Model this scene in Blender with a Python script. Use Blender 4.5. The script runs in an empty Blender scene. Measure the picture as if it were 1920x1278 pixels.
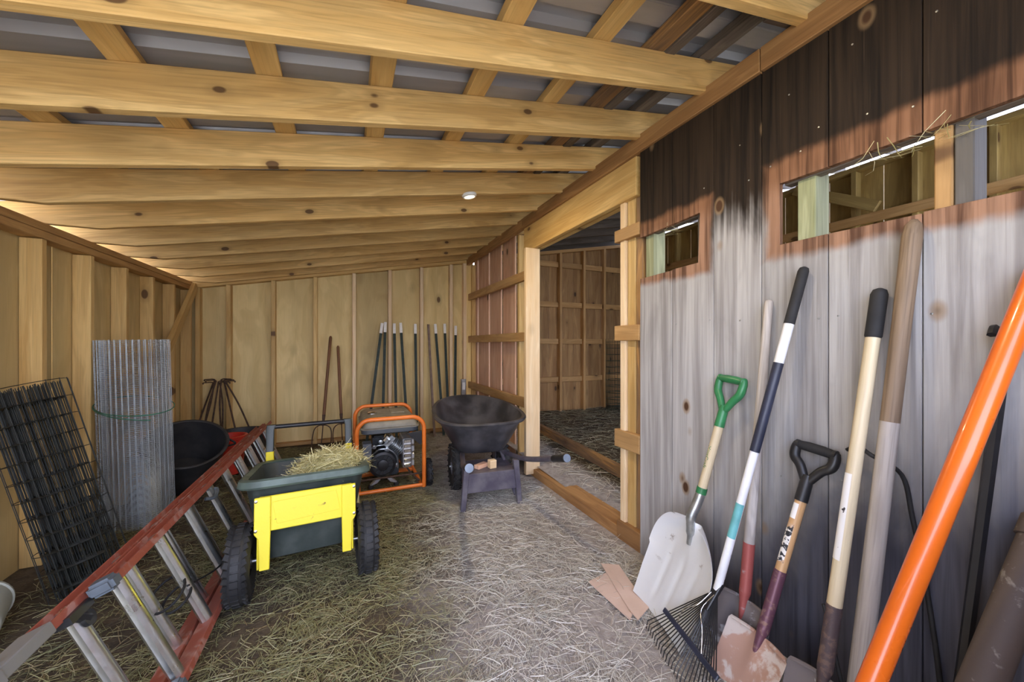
import bpy, bmesh, math, random
import numpy as np
from mathutils import Vector, Matrix
random.seed(7); RNG = np.random.default_rng(11)
S = bpy.context.scene
C = S.collection

# ------------------------------------------------------------------ camera
cam = bpy.data.cameras.new('camera'); camo = bpy.data.objects.new('camera', cam); C.objects.link(camo)
cam.sensor_fit = 'HORIZONTAL'; cam.sensor_width = 36.0; cam.lens = 36.0*700/1920
cam.shift_y = 6/1920; cam.clip_start = 0.02; cam.clip_end = 400
camo.location = (0, 0, 1.225); camo.rotation_euler = (math.radians(90), 0, -math.atan(308/700))
S.camera = camo

# ------------------------------------------------------------------ world, sun, exposure
W = bpy.data.worlds.new('sky'); S.world = W; W.use_nodes = True
nt = W.node_tree; nt.nodes.clear()
out = nt.nodes.new('ShaderNodeOutputWorld'); bg = nt.nodes.new('ShaderNodeBackground')
tcw = nt.nodes.new('ShaderNodeTexCoord'); sep = nt.nodes.new('ShaderNodeSeparateXYZ'); rmp = nt.nodes.new('ShaderNodeValToRGB')
nt.links.new(tcw.outputs['Generated'], sep.inputs[0]); nt.links.new(sep.outputs['Z'], rmp.inputs[0])
rmp.color_ramp.elements[0].position = 0.0; rmp.color_ramp.elements[0].color = (0.80, 0.84, 1.0, 1)
rmp.color_ramp.elements[1].position = 1.0; rmp.color_ramp.elements[1].color = (0.46, 0.58, 1.0, 1)
nt.links.new(rmp.outputs[0], bg.inputs[0]); bg.inputs[1].default_value = 4.6
nt.links.new(bg.outputs[0], out.inputs[0])
sun = bpy.data.lights.new('sun', 'SUN'); sun.energy = 13.0; sun.angle = math.radians(3); sun.color = (1.0, 0.93, 0.82)
suno = bpy.data.objects.new('sun', sun); C.objects.link(suno)
suno.rotation_euler = Vector((0.78, 0.20, -0.60)).to_track_quat('-Z', 'Y').to_euler()   # sun from beyond the low eave
S.view_settings.view_transform = 'Standard'; S.view_settings.look = 'None'
S.view_settings.gamma = 1.0; S.view_settings.use_curve_mapping = False
S.view_settings.exposure = 0.82

# ------------------------------------------------------------------ node helpers
class N:
    def __init__(s, name):
        s.m = bpy.data.materials.new(name); s.m.use_nodes = True; s.t = s.m.node_tree
        s.b = s.t.nodes['Principled BSDF']; s.o = s.t.nodes['Material Output']
    def n(s, typ, **k):
        x = s.t.nodes.new('ShaderNode'+typ)
        for a, v in k.items(): setattr(x, a, v)
        return x
    def l(s, a, b): s.t.links.new(a, b)
    def put(s, sock, v):
        if isinstance(v, bpy.types.NodeSocket): s.l(v, sock)
        else: sock.default_value = v
    def math(s, op, a, b=0.0, c=0.0, clamp=False):
        x = s.n('Math', operation=op); x.use_clamp = clamp
        s.put(x.inputs[0], a); s.put(x.inputs[1], b)
        if op in ('MULTIPLY_ADD', 'SMOOTH_MIN', 'COMPARE'): s.put(x.inputs[2], c)
        return x.outputs[0]
    def vmath(s, op, a, b):
        x = s.n('VectorMath', operation=op); s.put(x.inputs[0], a); s.put(x.inputs[1], b); return x.outputs[0]
    def mapr(s, v, a, b, c=0.0, d=1.0, smooth=True):
        x = s.n('MapRange'); x.interpolation_type = 'SMOOTHSTEP' if smooth else 'LINEAR'
        s.put(x.inputs[0], v); x.inputs[1].default_value = a; x.inputs[2].default_value = b
        x.inputs[3].default_value = c; x.inputs[4].default_value = d
        return x.outputs[0]
    def mix(s, f, a, b, mode='MIX'):
        x = s.n('MixRGB', blend_type=mode); s.put(x.inputs[0], f)
        for i, v in ((1, a), (2, b)):
            if isinstance(v, (tuple, list)): v = (*v[:3], 1.0)
            s.put(x.inputs[i], v)
        return x.outputs[0]
    def noise(s, vec, scale, detail=3.0, dist=0.0, rough=0.55):
        x = s.n('TexNoise'); s.l(vec, x.inputs['Vector']); x.inputs['Scale'].default_value = scale
        x.inputs['Detail'].default_value = detail; x.inputs['Distortion'].default_value = dist; x.inputs['Roughness'].default_value = rough
        return x.outputs['Fac']
    def scale(s, vec, sc):
        return s.vmath('MULTIPLY', vec, sc)
    def bump(s, h, st, dist=0.01):
        x = s.n('Bump'); x.inputs['Strength'].default_value = st; x.inputs['Distance'].default_value = dist
        s.l(h, x.inputs['Height']); s.l(x.outputs[0], s.b.inputs['Normal'])
    def obj(s): return s.n('TexCoord').outputs['Object']
    def pos(s): return s.n('NewGeometry').outputs['Position']
    def rnd(s): return s.n('ObjectInfo').outputs['Random']
    def col(s, v): s.put(s.b.inputs['Base Color'], (*v[:3], 1.0) if isinstance(v, (tuple, list)) else v)
    def rough(s, v): s.put(s.b.inputs['Roughness'], v)

def wood(name, c1, c2, knot=(0.10, 0.045, 0.015), kamt=0.9, rough=0.65, grain=0.35, val=0.25, stretch=1.0, kn=0.30, ax='x', ks=1.0):
    a = N(name); o = a.obj(); r = a.rnd()
    cmb = a.n('CombineXYZ'); a.l(a.math('MULTIPLY', r, 37.0), cmb.inputs[0]); a.l(a.math('MULTIPLY', r, 53.0), cmb.inputs[1]); a.l(a.math('MULTIPLY', r, 71.0), cmb.inputs[2])
    v = a.vmath('ADD', o, cmb.outputs[0])
    if ax == 'z':      # round handles run along their local z
        q = a.n('SeparateXYZ'); a.l(v, q.inputs[0]); q2 = a.n('CombineXYZ'); a.l(q.outputs[2], q2.inputs[0]); a.l(q.outputs[0], q2.inputs[1]); a.l(q.outputs[1], q2.inputs[2]); v = q2.outputs[0]
    f1 = a.noise(a.scale(v, (0.8, 7*stretch, 7*stretch)), 1.6, 3.0, 0.9)
    f2 = a.noise(a.scale(v, (1.6, 55, 55)), 2.5, 2.0)
    g = a.math('SINE', a.math('MULTIPLY', f1, 42.0)); g = a.math('MULTIPLY_ADD', g, 0.5, 0.5)
    big = a.noise(a.scale(v, (1.2, 2.5, 2.5)), 1.3, 2.0)
    col = a.mix(a.mapr(f1, 0.3, 0.7), c1, c2)
    col = a.mix(a.math('MULTIPLY', g, grain*0.6), col, tuple(x*0.62 for x in c2))
    col = a.mix(a.math('MULTIPLY', a.mapr(f2, 0.45, 0.75), grain), col, tuple(x*0.6 for x in c2))
    col = a.mix(a.mapr(big, 0.55, 0.8, 0, 0.45), col, tuple(x*0.6 for x in c2))
    if kamt > 0:
        w = a.n('TexVoronoi'); w.feature = 'F1'; a.l(a.scale(v, (2.6*ks, 0.35, 4.6*ks)), w.inputs['Vector']); w.inputs['Scale'].default_value = 1.0
        sp = a.n('SeparateColor'); a.l(w.outputs['Color'], sp.inputs[0])
        sel = a.math('GREATER_THAN', sp.outputs[0], kn)
        halo = a.math('MULTIPLY', a.mapr(w.outputs['Distance'], 0.10, 0.26, 1, 0), a.math('MULTIPLY', sel, 0.5*kamt))
        kn_ = a.math('MULTIPLY', a.mapr(w.outputs['Distance'], 0.09, 0.125, 1, 0), a.math('MULTIPLY', sel, kamt))
        col = a.mix(halo, col, tuple(x*0.55 for x in c2)); col = a.mix(kn_, col, knot)
    hsv = a.n('HueSaturation'); a.l(col, hsv.inputs['Color'])
    a.l(a.math('MULTIPLY_ADD', r, val, 1.0-val/2), hsv.inputs['Value'])
    a.col(hsv.outputs[0]); a.rough(rough)
    a.bump(a.math('MULTIPLY_ADD', f2, 0.6, a.math('MULTIPLY', g, 0.15)), 0.25, 0.004)
    return a.m

def plain(name, c, rough=0.5, metal=0.0, noise=0.15, nscale=12.0, c2=None, bump=0.0, coat=0.0, spec=None):
    a = N(name); o = a.obj()
    f = a.noise(o, nscale, 4.0); c2 = c2 or tuple(x*(1-noise*2) for x in c)
    a.col(a.mix(a.mapr(f, 0.35, 0.7), c, c2)); a.rough(a.mapr(f, 0.2, 0.8, max(0.02, rough-0.08), min(1, rough+0.12), False))
    a.b.inputs['Metallic'].default_value = metal
    if coat: a.b.inputs['Coat Weight'].default_value = coat
    if spec is not None: a.b.inputs['Specular IOR Level'].default_value = spec
    if bump: a.bump(a.noise(o, nscale*6, 3.0), bump, 0.004)
    return a.m

def worn(name, c, rust, amt=0.55, rough=0.45, metal=0.0, sc=14.0):
    a = N(name); o = a.obj(); f = a.noise(o, sc, 6.0, 0.4, 0.65); f2 = a.noise(o, sc*4, 3.0)
    m = a.mapr(a.math('MULTIPLY_ADD', f2, 0.25, f), amt+0.08, amt+0.18)
    a.col(a.mix(m, c, rust)); a.rough(a.mapr(m, 0, 1, rough, 0.85, False)); a.b.inputs['Metallic'].default_value = metal
    a.bump(f2, 0.2, 0.003); return a.m

# wood of the new frame, of the weathered old frame, of the sheathing
W_RAFT = wood('pine_rafter', (0.80, 0.54, 0.22), (0.62, 0.37, 0.12), grain=0.5, kn=0.08, ks=1.5)
W_STUD = wood('pine_stud', (0.72, 0.50, 0.20), (0.56, 0.34, 0.11), grain=0.3)
W_PLATE = wood('pine_plate', (0.55, 0.33, 0.12), (0.40, 0.21, 0.07), grain=0.35)
W_PALE = wood('pine_pale', (0.86, 0.68, 0.44), (0.76, 0.54, 0.30), grain=0.2)
W_LEDG = wood('pine_ledger', (0.46, 0.25, 0.095), (0.30, 0.145, 0.05), grain=0.4)
W_SHEATH = wood('plywood_sheathing', (0.70, 0.54, 0.25), (0.56, 0.41, 0.17), grain=0.16, stretch=0.45, kn=0.72, ks=0.8)
W_PINK = wood('red_pine_board', (0.86, 0.56, 0.38), (0.72, 0.40, 0.25), grain=0.3)
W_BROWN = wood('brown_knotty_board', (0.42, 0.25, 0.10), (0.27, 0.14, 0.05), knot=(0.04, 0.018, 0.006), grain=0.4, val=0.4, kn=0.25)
W_GIRT = wood('girt_pine', (0.56, 0.34, 0.14), (0.42, 0.23, 0.08), grain=0.35)
W_OLD = wood('weathered_grey_timber', (0.20, 0.165, 0.14), (0.09, 0.07, 0.055), knot=(0.02, 0.015, 0.01), grain=0.6, val=0.5)
W_OLDOR = wood('old_split_timber', (0.45, 0.24, 0.08), (0.16, 0.10, 0.06), grain=0.6)
W_GREENISH = wood('pale_green_post', (0.36, 0.38, 0.23), (0.22, 0.24, 0.12), knot=(0.08, 0.07, 0.03), grain=0.5)
W_GREYP = wood('grey_post', (0.17, 0.16, 0.15), (0.11, 0.10, 0.09), grain=0.3, kamt=0)
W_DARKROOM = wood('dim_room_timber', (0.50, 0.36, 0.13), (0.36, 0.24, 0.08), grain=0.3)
W_HANDLE = wood('ash_handle', (0.72, 0.62, 0.42), (0.62, 0.50, 0.32), kamt=0, grain=0.25, val=0.1, rough=0.45, ax='z')
W_HANDLEDK = wood('dark_old_handle', (0.28, 0.20, 0.13), (0.14, 0.09, 0.055), kamt=0, grain=0.6, val=0.1, ax='z')
W_HANDLEGR = wood('grey_old_handle', (0.52, 0.48, 0.44), (0.34, 0.30, 0.27), kamt=0, grain=0.6, val=0.1, ax='z')
W_FORK = wood('brown_fork_handle', (0.25, 0.11, 0.045), (0.13, 0.055, 0.02), kamt=0, grain=0.3, ax='z')
W_ORANGEH = wood('amber_handle', (0.68, 0.42, 0.20), (0.55, 0.32, 0.15), kamt=0, grain=0.25, val=0.1, rough=0.4, ax='z')

# ------------------------------------------------------------------ mesh helpers
class MB:
    def __init__(s): s.v = []; s.f = []
    def add(s, vs, fs, M=None):
        b = len(s.v)
        if M is not None: vs = [M @ Vector(p) for p in vs]
        s.v += [tuple(p) for p in vs]; s.f += [tuple(i+b for i in q) for q in fs]; return s
    def box(s, x0, x1, y0, y1, z0, z1, M=None):
        vs = [(x, y, z) for x in (x0, x1) for y in (y0, y1) for z in (z0, z1)]
        return s.add(vs, [(0, 1, 3, 2), (4, 6, 7, 5), (0, 4, 5, 1), (2, 3, 7, 6), (0, 2, 6, 4), (1, 5, 7, 3)], M)
    def loft(s, rings, closed=False, cap=True, M=None, wrap=True):
        n = len(rings[0]); vs = [p for r in rings for p in r]; fs = []
        m = len(rings)
        for i in range(m if closed else m-1):
            j = (i+1) % m
            for k in range(n if wrap else n-1):
                l = (k+1) % n
                fs.append((i*n+k, i*n+l, j*n+l, j*n+k))
        if cap and not closed and wrap:
            fs.append(tuple(range(n))[::-1]); fs.append(tuple((m-1)*n+k for k in range(n)))
        return s.add(vs, fs, M)
    def tube(s, pts, r, n=8, cap=True, closed=False, M=None, flat=1.0):
        pts = [Vector(p) for p in pts]; m = len(pts)
        rs = r if isinstance(r, (list, tuple)) else [r]*m
        tang = []
        for i in range(m):
            if closed: t = pts[(i+1) % m]-pts[i-1]
            else: t = pts[min(i+1, m-1)]-pts[max(i-1, 0)]
            tang.append(t.normalized())
        u = Vector((0, 0, 1)) if abs(tang[0].z) < 0.9 else Vector((1, 0, 0))
        u = (u-tang[0]*u.dot(tang[0])).normalized(); rings = []
        for i in range(m):
            u = (u-tang[i]*u.dot(tang[i])).normalized(); w = tang[i].cross(u)
            rings.append([pts[i]+(u*math.cos(2*math.pi*k/n)+w*flat*math.sin(2*math.pi*k/n))*rs[i] for k in range(n)])
        return s.loft(rings, closed, cap, M)
    def lathe(s, prof, n=24, M=None, cap=True):
        rings = [[(r*math.cos(2*math.pi*k/n), r*math.sin(2*math.pi*k/n), z) for k in range(n)] for r, z in prof]
        return s.loft(rings, False, cap, M)
    def prism(s, poly, d0, d1, axes='xz', M=None):
        def mk(a, b, d): return {'xz': (a, d, b), 'yz': (d, a, b), 'xy': (a, b, d)}[axes]
        n = len(poly); vs = [mk(a, b, d0) for a, b in poly]+[mk(a, b, d1) for a, b in poly]
        fs = [tuple(range(n)), tuple(range(n, 2*n))[::-1]]+[(i, i+n, (i+1) % n+n, (i+1) % n) for i in range(n)]
        return s.add(vs, fs, M)
    def mesh(s, name, smooth=35, bevel=0.0, seg=1):
        me = bpy.data.meshes.new(name); me.from_pydata(s.v, [], s.f)
        bm = bmesh.new(); bm.from_mesh(me)
        bmesh.ops.recalc_face_normals(bm, faces=bm.faces)
        if bevel: bmesh.ops.bevel(bm, geom=[e for e in bm.edges], offset=bevel, segments=seg, affect='EDGES', clamp_overlap=True)
        bm.to_mesh(me); bm.free()
        if smooth:
            me.polygons.foreach_set('use_smooth', [True]*len(me.polygons)); me.set_sharp_from_angle(angle=math.radians(smooth))
        return me
    def build(s, name, mat, parent=None, smooth=35, bevel=0.0, seg=1, M=None, kind=None):
        o = bpy.data.objects.new(name, s.mesh(name, smooth, bevel, seg)); C.objects.link(o)
        o.data.materials.append(mat)
        if parent is not None: o.parent = parent
        if M is not None: o.matrix_local = M
        if kind: o['kind'] = kind
        return o

def tag(o, label, cat=None, group=None, kind=None):
    o['label'] = label
    if cat: o['category'] = cat
    if group: o['group'] = group
    if kind: o['kind'] = kind
    return o
def thing(name, label, cat, loc=(0, 0, 0), rotz=0.0, group=None, kind=None, M=None):
    o = bpy.data.objects.new(name, None); C.objects.link(o); o.empty_display_size = 0.1
    if M is not None: o.matrix_world = M
    else: o.location = loc; o.rotation_euler = (0, 0, rotz)
    return tag(o, label, cat, group, kind)
def struct(name, label):
    o = bpy.data.objects.new(name, None); C.objects.link(o); o.empty_display_size = 0.1
    o['kind'] = 'structure'; o['label'] = label; return o
def basis(x, y, z, p=(0, 0, 0)):
    return Matrix(((x[0], y[0], z[0], p[0]), (x[1], y[1], z[1], p[1]), (x[2], y[2], z[2], p[2]), (0, 0, 0, 1)))
def frame(base, top, xdir):
    b = Vector(base); z = (Vector(top)-b).normalized(); x = Vector(xdir); x = (x-z*x.dot(z)).normalized(); y = z.cross(x)
    return basis(x, y, z, b)
def beam(name, a, b, w, t, mat, parent, up=(0, 0, 1), bevel=0.003, off=0.0):
    """a timber from a to b: w deep along 'up', t thick across; its grain runs along local x"""
    a = Vector(a); b = Vector(b); x = (b-a).normalized(); L = (b-a).length
    u = Vector(up); z = (u-x*u.dot(x)).normalized(); y = z.cross(x)
    m = MB().box(-L/2, L/2, -t/2, t/2, -w/2+off, w/2+off)
    return m.build(name, mat, parent, 0, bevel, M=basis(x, y, z, (a+b)/2))
def rrect(hx, hy, r, n=5, cx=0.0, cy=0.0):
    pts = []
    for sx, sy, a0 in ((1, 1, 0), (-1, 1, 90), (-1, -1, 180), (1, -1, 270)):
        for k in range(n+1):
            a = math.radians(a0+90*k/n)
            pts.append((cx+sx*(hx-r)+r*math.cos(a), cy+sy*(hy-r)+r*math.sin(a)))
    return pts
def arc(cx, cy, r, a0, a1, n):
    return [(cx+r*math.cos(math.radians(a0+(a1-a0)*k/n)), cy+r*math.sin(math.radians(a0+(a1-a0)*k/n))) for k in range(n+1)]
def smoothpath(pts, sub=6):
    pts = [Vector(p) for p in pts]; o = []
    for i in range(len(pts)-1):
        p0 = pts[max(i-1, 0)]; p1 = pts[i]; p2 = pts[i+1]; p3 = pts[min(i+2, len(pts)-1)]
        for k in range(sub):
            t = k/sub
            o.append(0.5*((2*p1)+(p2-p0)*t+(2*p0-5*p1+4*p2-p3)*t*t+(3*p1-p0-3*p2+p3)*t**3))
    o.append(pts[-1]); return o

# ------------------------------------------------------------------ materials of the setting
def old_board():
    a = N('weathered_wall_board'); p = a.pos(); o = a.obj(); r = a.rnd()
    sp = a.n('SeparateXYZ'); a.l(p, sp.inputs[0]); y, z = sp.outputs[1], sp.outputs[2]
    cmb = a.n('CombineXYZ'); a.l(a.math('MULTIPLY', r, 31.0), cmb.inputs[0]); a.l(a.math('MULTIPLY', r, 17.0), cmb.inputs[2])
    v = a.vmath('ADD', p, cmb.outputs[0])
    streak = a.noise(a.scale(v, (26, 26, 0.9)), 1.4, 4.0, 0.4)
    fine = a.noise(a.scale(v, (120, 120, 2.0)), 1.5, 3.0)
    blot = a.noise(a.scale(v, (5, 5, 2.2)), 1.2, 4.0, 0.6)
    wob = a.math('MULTIPLY_ADD', a.noise(a.scale(p, (9, 9, 5)), 1.0, 4.0), 0.12, -0.06)
    grey = a.mix(a.mapr(streak, 0.3, 0.72), (0.45, 0.44, 0.43), (0.26, 0.245, 0.24))
    grey = a.mix(a.mapr(blot, 0.55, 0.78, 0, 0.45), grey, (0.20, 0.185, 0.18))
    grey = a.mix(a.mapr(fine, 0.55, 0.8, 0, 0.35), grey, (0.15, 0.14, 0.13))
    fresh = a.mix(a.mapr(streak, 0.36, 0.66), (0.36, 0.205, 0.13), (0.10, 0.05, 0.03))
    fresh = a.mix(a.mapr(fine, 0.55, 0.8, 0, 0.4), fresh, (0.12, 0.05, 0.02))
    fresh = a.mix(a.mapr(z, 1.80, 1.90, 0, 0.65), fresh, a.mix(a.mapr(streak, 0.4, 0.7), (0.20, 0.09, 0.04), (0.06, 0.028, 0.014)))
    dark = a.mix(a.mapr(streak, 0.35, 0.75), (0.034, 0.022, 0.014), (0.008, 0.006, 0.005))
    dark = a.mix(a.mapr(fine, 0.6, 0.8, 0, 0.5), dark, (0.075, 0.05, 0.033))
    # rising age stain of the upper boards (softer between the two openings)
    zz = a.math('ADD', z, a.math('MULTIPLY', a.math('SUBTRACT', blot, 0.5), 0.35))
    zz = a.math('ADD', zz, a.math('MULTIPLY', a.math('SUBTRACT', streak, 0.5), 0.35))
    md = a.mapr(zz, 1.64, 1.90)
    def rect(y0, y1, z0, z1):
        dy = a.math('SUBTRACT', a.math('ABSOLUTE', a.math('SUBTRACT', y, (y0+y1)/2)), (y1-y0)/2)
        dz = a.math('SUBTRACT', a.math('ABSOLUTE', a.math('SUBTRACT', z, (z0+z1)/2)), (z1-z0)/2)
        return a.math('MAXIMUM', dy, dz)
    d = a.math('MINIMUM', rect(1.245, 2.2, 1.568, 1.93), rect(-3, 0.995, 1.568, 1.955))
    mr = a.mapr(a.math('ADD', d, a.math('MULTIPLY', wob, 0.55)), -0.022, 0.022, 1, 0)
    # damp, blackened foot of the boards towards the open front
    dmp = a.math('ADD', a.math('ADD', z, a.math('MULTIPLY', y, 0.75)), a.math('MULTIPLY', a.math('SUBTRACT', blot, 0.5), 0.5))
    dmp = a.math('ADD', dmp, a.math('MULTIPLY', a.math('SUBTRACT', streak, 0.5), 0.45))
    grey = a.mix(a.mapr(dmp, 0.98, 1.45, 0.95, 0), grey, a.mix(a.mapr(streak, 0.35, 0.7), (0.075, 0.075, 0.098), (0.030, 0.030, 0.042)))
    col = a.mix(md, grey, dark); col = a.mix(mr, col, fresh)
    k = a.n('TexVoronoi'); a.l(a.scale(v, (3.0, 5.5, 3.4)), k.inputs['Vector']); k.inputs['Scale'].default_value = 1.0
    sc = a.n('SeparateColor'); a.l(k.outputs['Color'], sc.inputs[0]); sel = a.math('GREATER_THAN', sc.outputs[1], 0.28)
    col = a.mix(a.math('MULTIPLY', a.mapr(k.outputs['Distance'], 0.10, 0.17, 1, 0), a.math('MULTIPLY', sel, 0.7)), col, (0.26, 0.17, 0.09))
    col = a.mix(a.math('MULTIPLY', a.mapr(k.outputs['Distance'], 0.07, 0.11, 1, 0), sel), col, (0.075, 0.038, 0.02))
    hsv = a.n('HueSaturation'); a.l(col, hsv.inputs['Color']); a.l(a.math('MULTIPLY_ADD', r, 0.22, 0.89), hsv.inputs['Value'])
    a.col(hsv.outputs[0]); a.rough(0.8); a.b.inputs['Specular IOR Level'].default_value = 0.2; a.bump(a.math('MULTIPLY_ADD', fine, 0.5, streak), 0.3, 0.004)
    return a.m
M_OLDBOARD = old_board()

def dirt():
    a = N('dirt_floor'); p = a.pos()
    sp = a.n('SeparateXYZ'); a.l(p, sp.inputs[0]); x, y = sp.outputs[0], sp.outputs[1]
    n1 = a.noise(p, 3.0, 5.0); n2 = a.noise(p, 22.0, 5.0, 0.5); n3 = a.noise(a.scale(p, (60, 190, 60)), 1.0, 3.0, 1.2)
    dk = a.mix(a.mapr(n2, 0.35, 0.7), (0.10, 0.072, 0.042), (0.055, 0.040, 0.024))
    pl = a.mix(a.mapr(n2, 0.35, 0.7), (0.42, 0.38, 0.35), (0.28, 0.25, 0.23))
    # cool daylight on the doorway side, painted in as paler ground
    daylit = a.mapr(a.math('ADD', a.math('SUBTRACT', x, a.math('MULTIPLY', y, 0.16)), a.math('MULTIPLY', a.math('SUBTRACT', n1, 0.5), 0.9)), -0.15, 0.40)
    daylit = a.math('MULTIPLY', daylit, a.mapr(x, 1.9, 2.1, 1, 0))
    col = a.mix(daylit, dk, pl); col = a.mix(a.mapr(n3, 0.55, 0.75, 0, 0.5), col, (0.30, 0.25, 0.14))
    a.col(col); a.rough(0.95); a.bump(a.math('MULTIPLY_ADD', n3, 0.5, n2), 0.6, 0.012); return a.m
M_DIRT = dirt()
def straw_mat(name, fresh=False):
    a = N(name); p = a.pos(); g = a.n('NewGeometry'); r = g.outputs['Random Per Island']
    sp = a.n('SeparateXYZ'); a.l(p, sp.inputs[0]); x, y = sp.outputs[0], sp.outputs[1]
    def ramp(cols):
        q = a.n('ValToRGB'); a.l(r, q.inputs[0]); e = q.color_ramp.elements
        while len(e) < len(cols): e.new(0.5)
        for i, c in enumerate(cols): e[i].position = i/(len(cols)-1); e[i].color = (*c, 1)
        return q.outputs[0]
    green = ramp([(0.12, 0.115, 0.045), (0.22, 0.20, 0.085), (0.31, 0.285, 0.13), (0.20, 0.215, 0.10), (0.42, 0.38, 0.21), (0.22, 0.15, 0.07)])
    if fresh: col = ramp([(0.50, 0.45, 0.18), (0.68, 0.62, 0.30), (0.80, 0.74, 0.42), (0.62, 0.60, 0.28), (0.88, 0.83, 0.56)])
    else:
        pale = ramp([(0.36, 0.32, 0.26), (0.56, 0.52, 0.44), (0.70, 0.66, 0.58), (0.46, 0.46, 0.38), (0.80, 0.77, 0.69), (0.40, 0.32, 0.26)])
        n1 = a.noise(p, 2.2, 3.0)
        daylit = a.mapr(a.math('ADD', a.math('SUBTRACT', x, a.math('MULTIPLY', y, 0.16)), a.math('MULTIPLY', a.math('SUBTRACT', n1, 0.5), 0.8)), -0.15, 0.45)  # cool daylight side painted into the straw as a paler mix
        daylit = a.math('MULTIPLY', daylit, a.mapr(x, 1.9, 2.1, 1, 0.3))
        col = a.mix(daylit, green, pale)
    a.col(col); a.rough(0.6)
    return a.m
M_STRAW = straw_mat('dry_straw'); M_HAY = straw_mat('fresh_hay', True)
def metal_roof():
    a = N('roof_metal'); o = a.pos(); f = a.noise(a.scale(o, (0.5, 6, 1)), 2.0, 4.0); f2 = a.noise(o, 30.0, 3.0)
    a.col(a.mix(a.mapr(f, 0.3, 0.7), (0.46, 0.47, 0.51), (0.36, 0.37, 0.41))); a.rough(a.mapr(f2, 0.2, 0.8, 0.30, 0.42, False))
    a.b.inputs['Metallic'].default_value = 0.45; return a.m
M_ROOF = metal_roof()
M_GRASS = plain('yard_ground', (0.40, 0.39, 0.33), 0.95, nscale=3.0, c2=(0.30, 0.30, 0.23))
M_STEEL = plain('galvanised_steel', (0.55, 0.57, 0.58), 0.35, 0.9)
M_WHITE = plain('white_plastic', (0.80, 0.80, 0.78), 0.35, noise=0.05)

# ------------------------------------------------------------------ ground and floors
MB().add([(-60, -60, -0.06), (60, -60, -0.06), (60, 60, -0.06), (-60, 60, -0.06)], [(0, 1, 2, 3)]).build('ground', M_GRASS, None, 0)
bpy.data.objects['ground']['kind'] = 'structure'; bpy.data.objects['ground']['label'] = 'open yard ground around the shed'
def grid(name, x0, x1, y0, y1, zf, step, mat):
    nx = int((x1-x0)/step); ny = int((y1-y0)/step); m = MB()
    vs = [(x0+(x1-x0)*i/nx, y0+(y1-y0)*j/ny, zf(x0+(x1-x0)*i/nx, y0+(y1-y0)*j/ny)) for i in range(nx+1) for j in range(ny+1)]
    fs = [(i*(ny+1)+j, (i+1)*(ny+1)+j, (i+1)*(ny+1)+j+1, i*(ny+1)+j+1) for i in range(nx) for j in range(ny)]
    return m.add(vs, fs).build(name, mat, None, 80)
def zf_main(x, y): return -0.006+0.005*math.sin(3.1*x+1.3*y)*math.cos(2.3*y-x)
def zf_in(x, y): return 0.055+0.10*min(1, max(0, (y-2.4)/2.2))+0.012*math.sin(4*x)*math.cos(3*y)
fl = grid('floor', -1.66, 1.62, -0.6, 5.3, zf_main, 0.06, M_DIRT); fl['kind'] = 'structure'; fl['label'] = 'dirt floor of the shed strewn with straw'
fi = grid('floor_inner', 1.62, 4.6, -0.6, 5.3, zf_in, 0.08, M_DIRT); fi['kind'] = 'structure'; fi['label'] = 'raised straw covered floor of the adjoining stall'

# ------------------------------------------------------------------ ceiling: rafters, purlins, roof panels
PI_ = 0.175; Z0 = 2.16
def zb(x): return Z0+PI_*x
ceil = struct('ceiling', 'open shed roof of pine rafters, purlins and ribbed metal')
RY = [-0.035, 0.395, 0.825, 1.255, 1.69, 2.12, 2.55, 2.98, 3.41, 3.84, 4.27, 4.70, 5.10]
for i, y in enumerate(RY):
    poly = [(1.95, zb(1.95)), (1.95, zb(1.95)+0.148), (-1.78, zb(-1.78)+0.148), (-1.78, 1.905), (-1.34, 1.905)]
    cx = -0.1; cz = zb(cx)+0.07
    an = math.atan(PI_); ca, sa = math.cos(an), math.sin(an)     # local x runs along the slope, so the grain does too
    m = MB().prism([((a-cx)*ca+(b-cz)*sa, -(a-cx)*sa+(b-cz)*ca) for a, b in poly], -0.02, 0.02)
    m.build('rafter', W_RAFT, ceil, 0, 0.003, M=Matrix.Translation((cx, y+0.02, cz)) @ Matrix.Rotation(-an, 4, 'Y'))
    # weathered rafter of the older stall lapped onto the far side of the new one
    x0 = 1.30+0.06*((i*7) % 3)
    if i % 1 == 0: beam('old_rafter', (x0, y+0.062, zb(x0)+0.085), (4.75, y+0.062, zb(4.75)+0.085), 0.12, 0.042, W_OLD, ceil)
for x in (-1.52, -1.11, -0.70, -0.28, 0.13, 0.555, 0.955, 1.25, 1.56, 2.0, 2.6, 3.2, 3.8, 4.4):
    mat = W_STUD if x < 1.1 else (W_OLDOR if x < 1.4 else W_OLD)
    beam('purlin', (x, -0.42, zb(x)+0.148+0.021), (x, 5.42, zb(x)+0.148+0.021), 0.04, 0.09, mat, ceil, up=(-PI_, 0, 1))
    if x == 1.25: beam('purlin', (x+0.078, -0.42, zb(x)+0.172), (x+0.078, 5.42, zb(x)+0.172), 0.036, 0.06, W_OLD, ceil, up=(-PI_, 0, 1))
PER = 0.195
prof = [(0.0, 0.0), (0.100, 0.0), (0.113, 0.030), (0.172, 0.030), (0.187, 0.0)]
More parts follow.
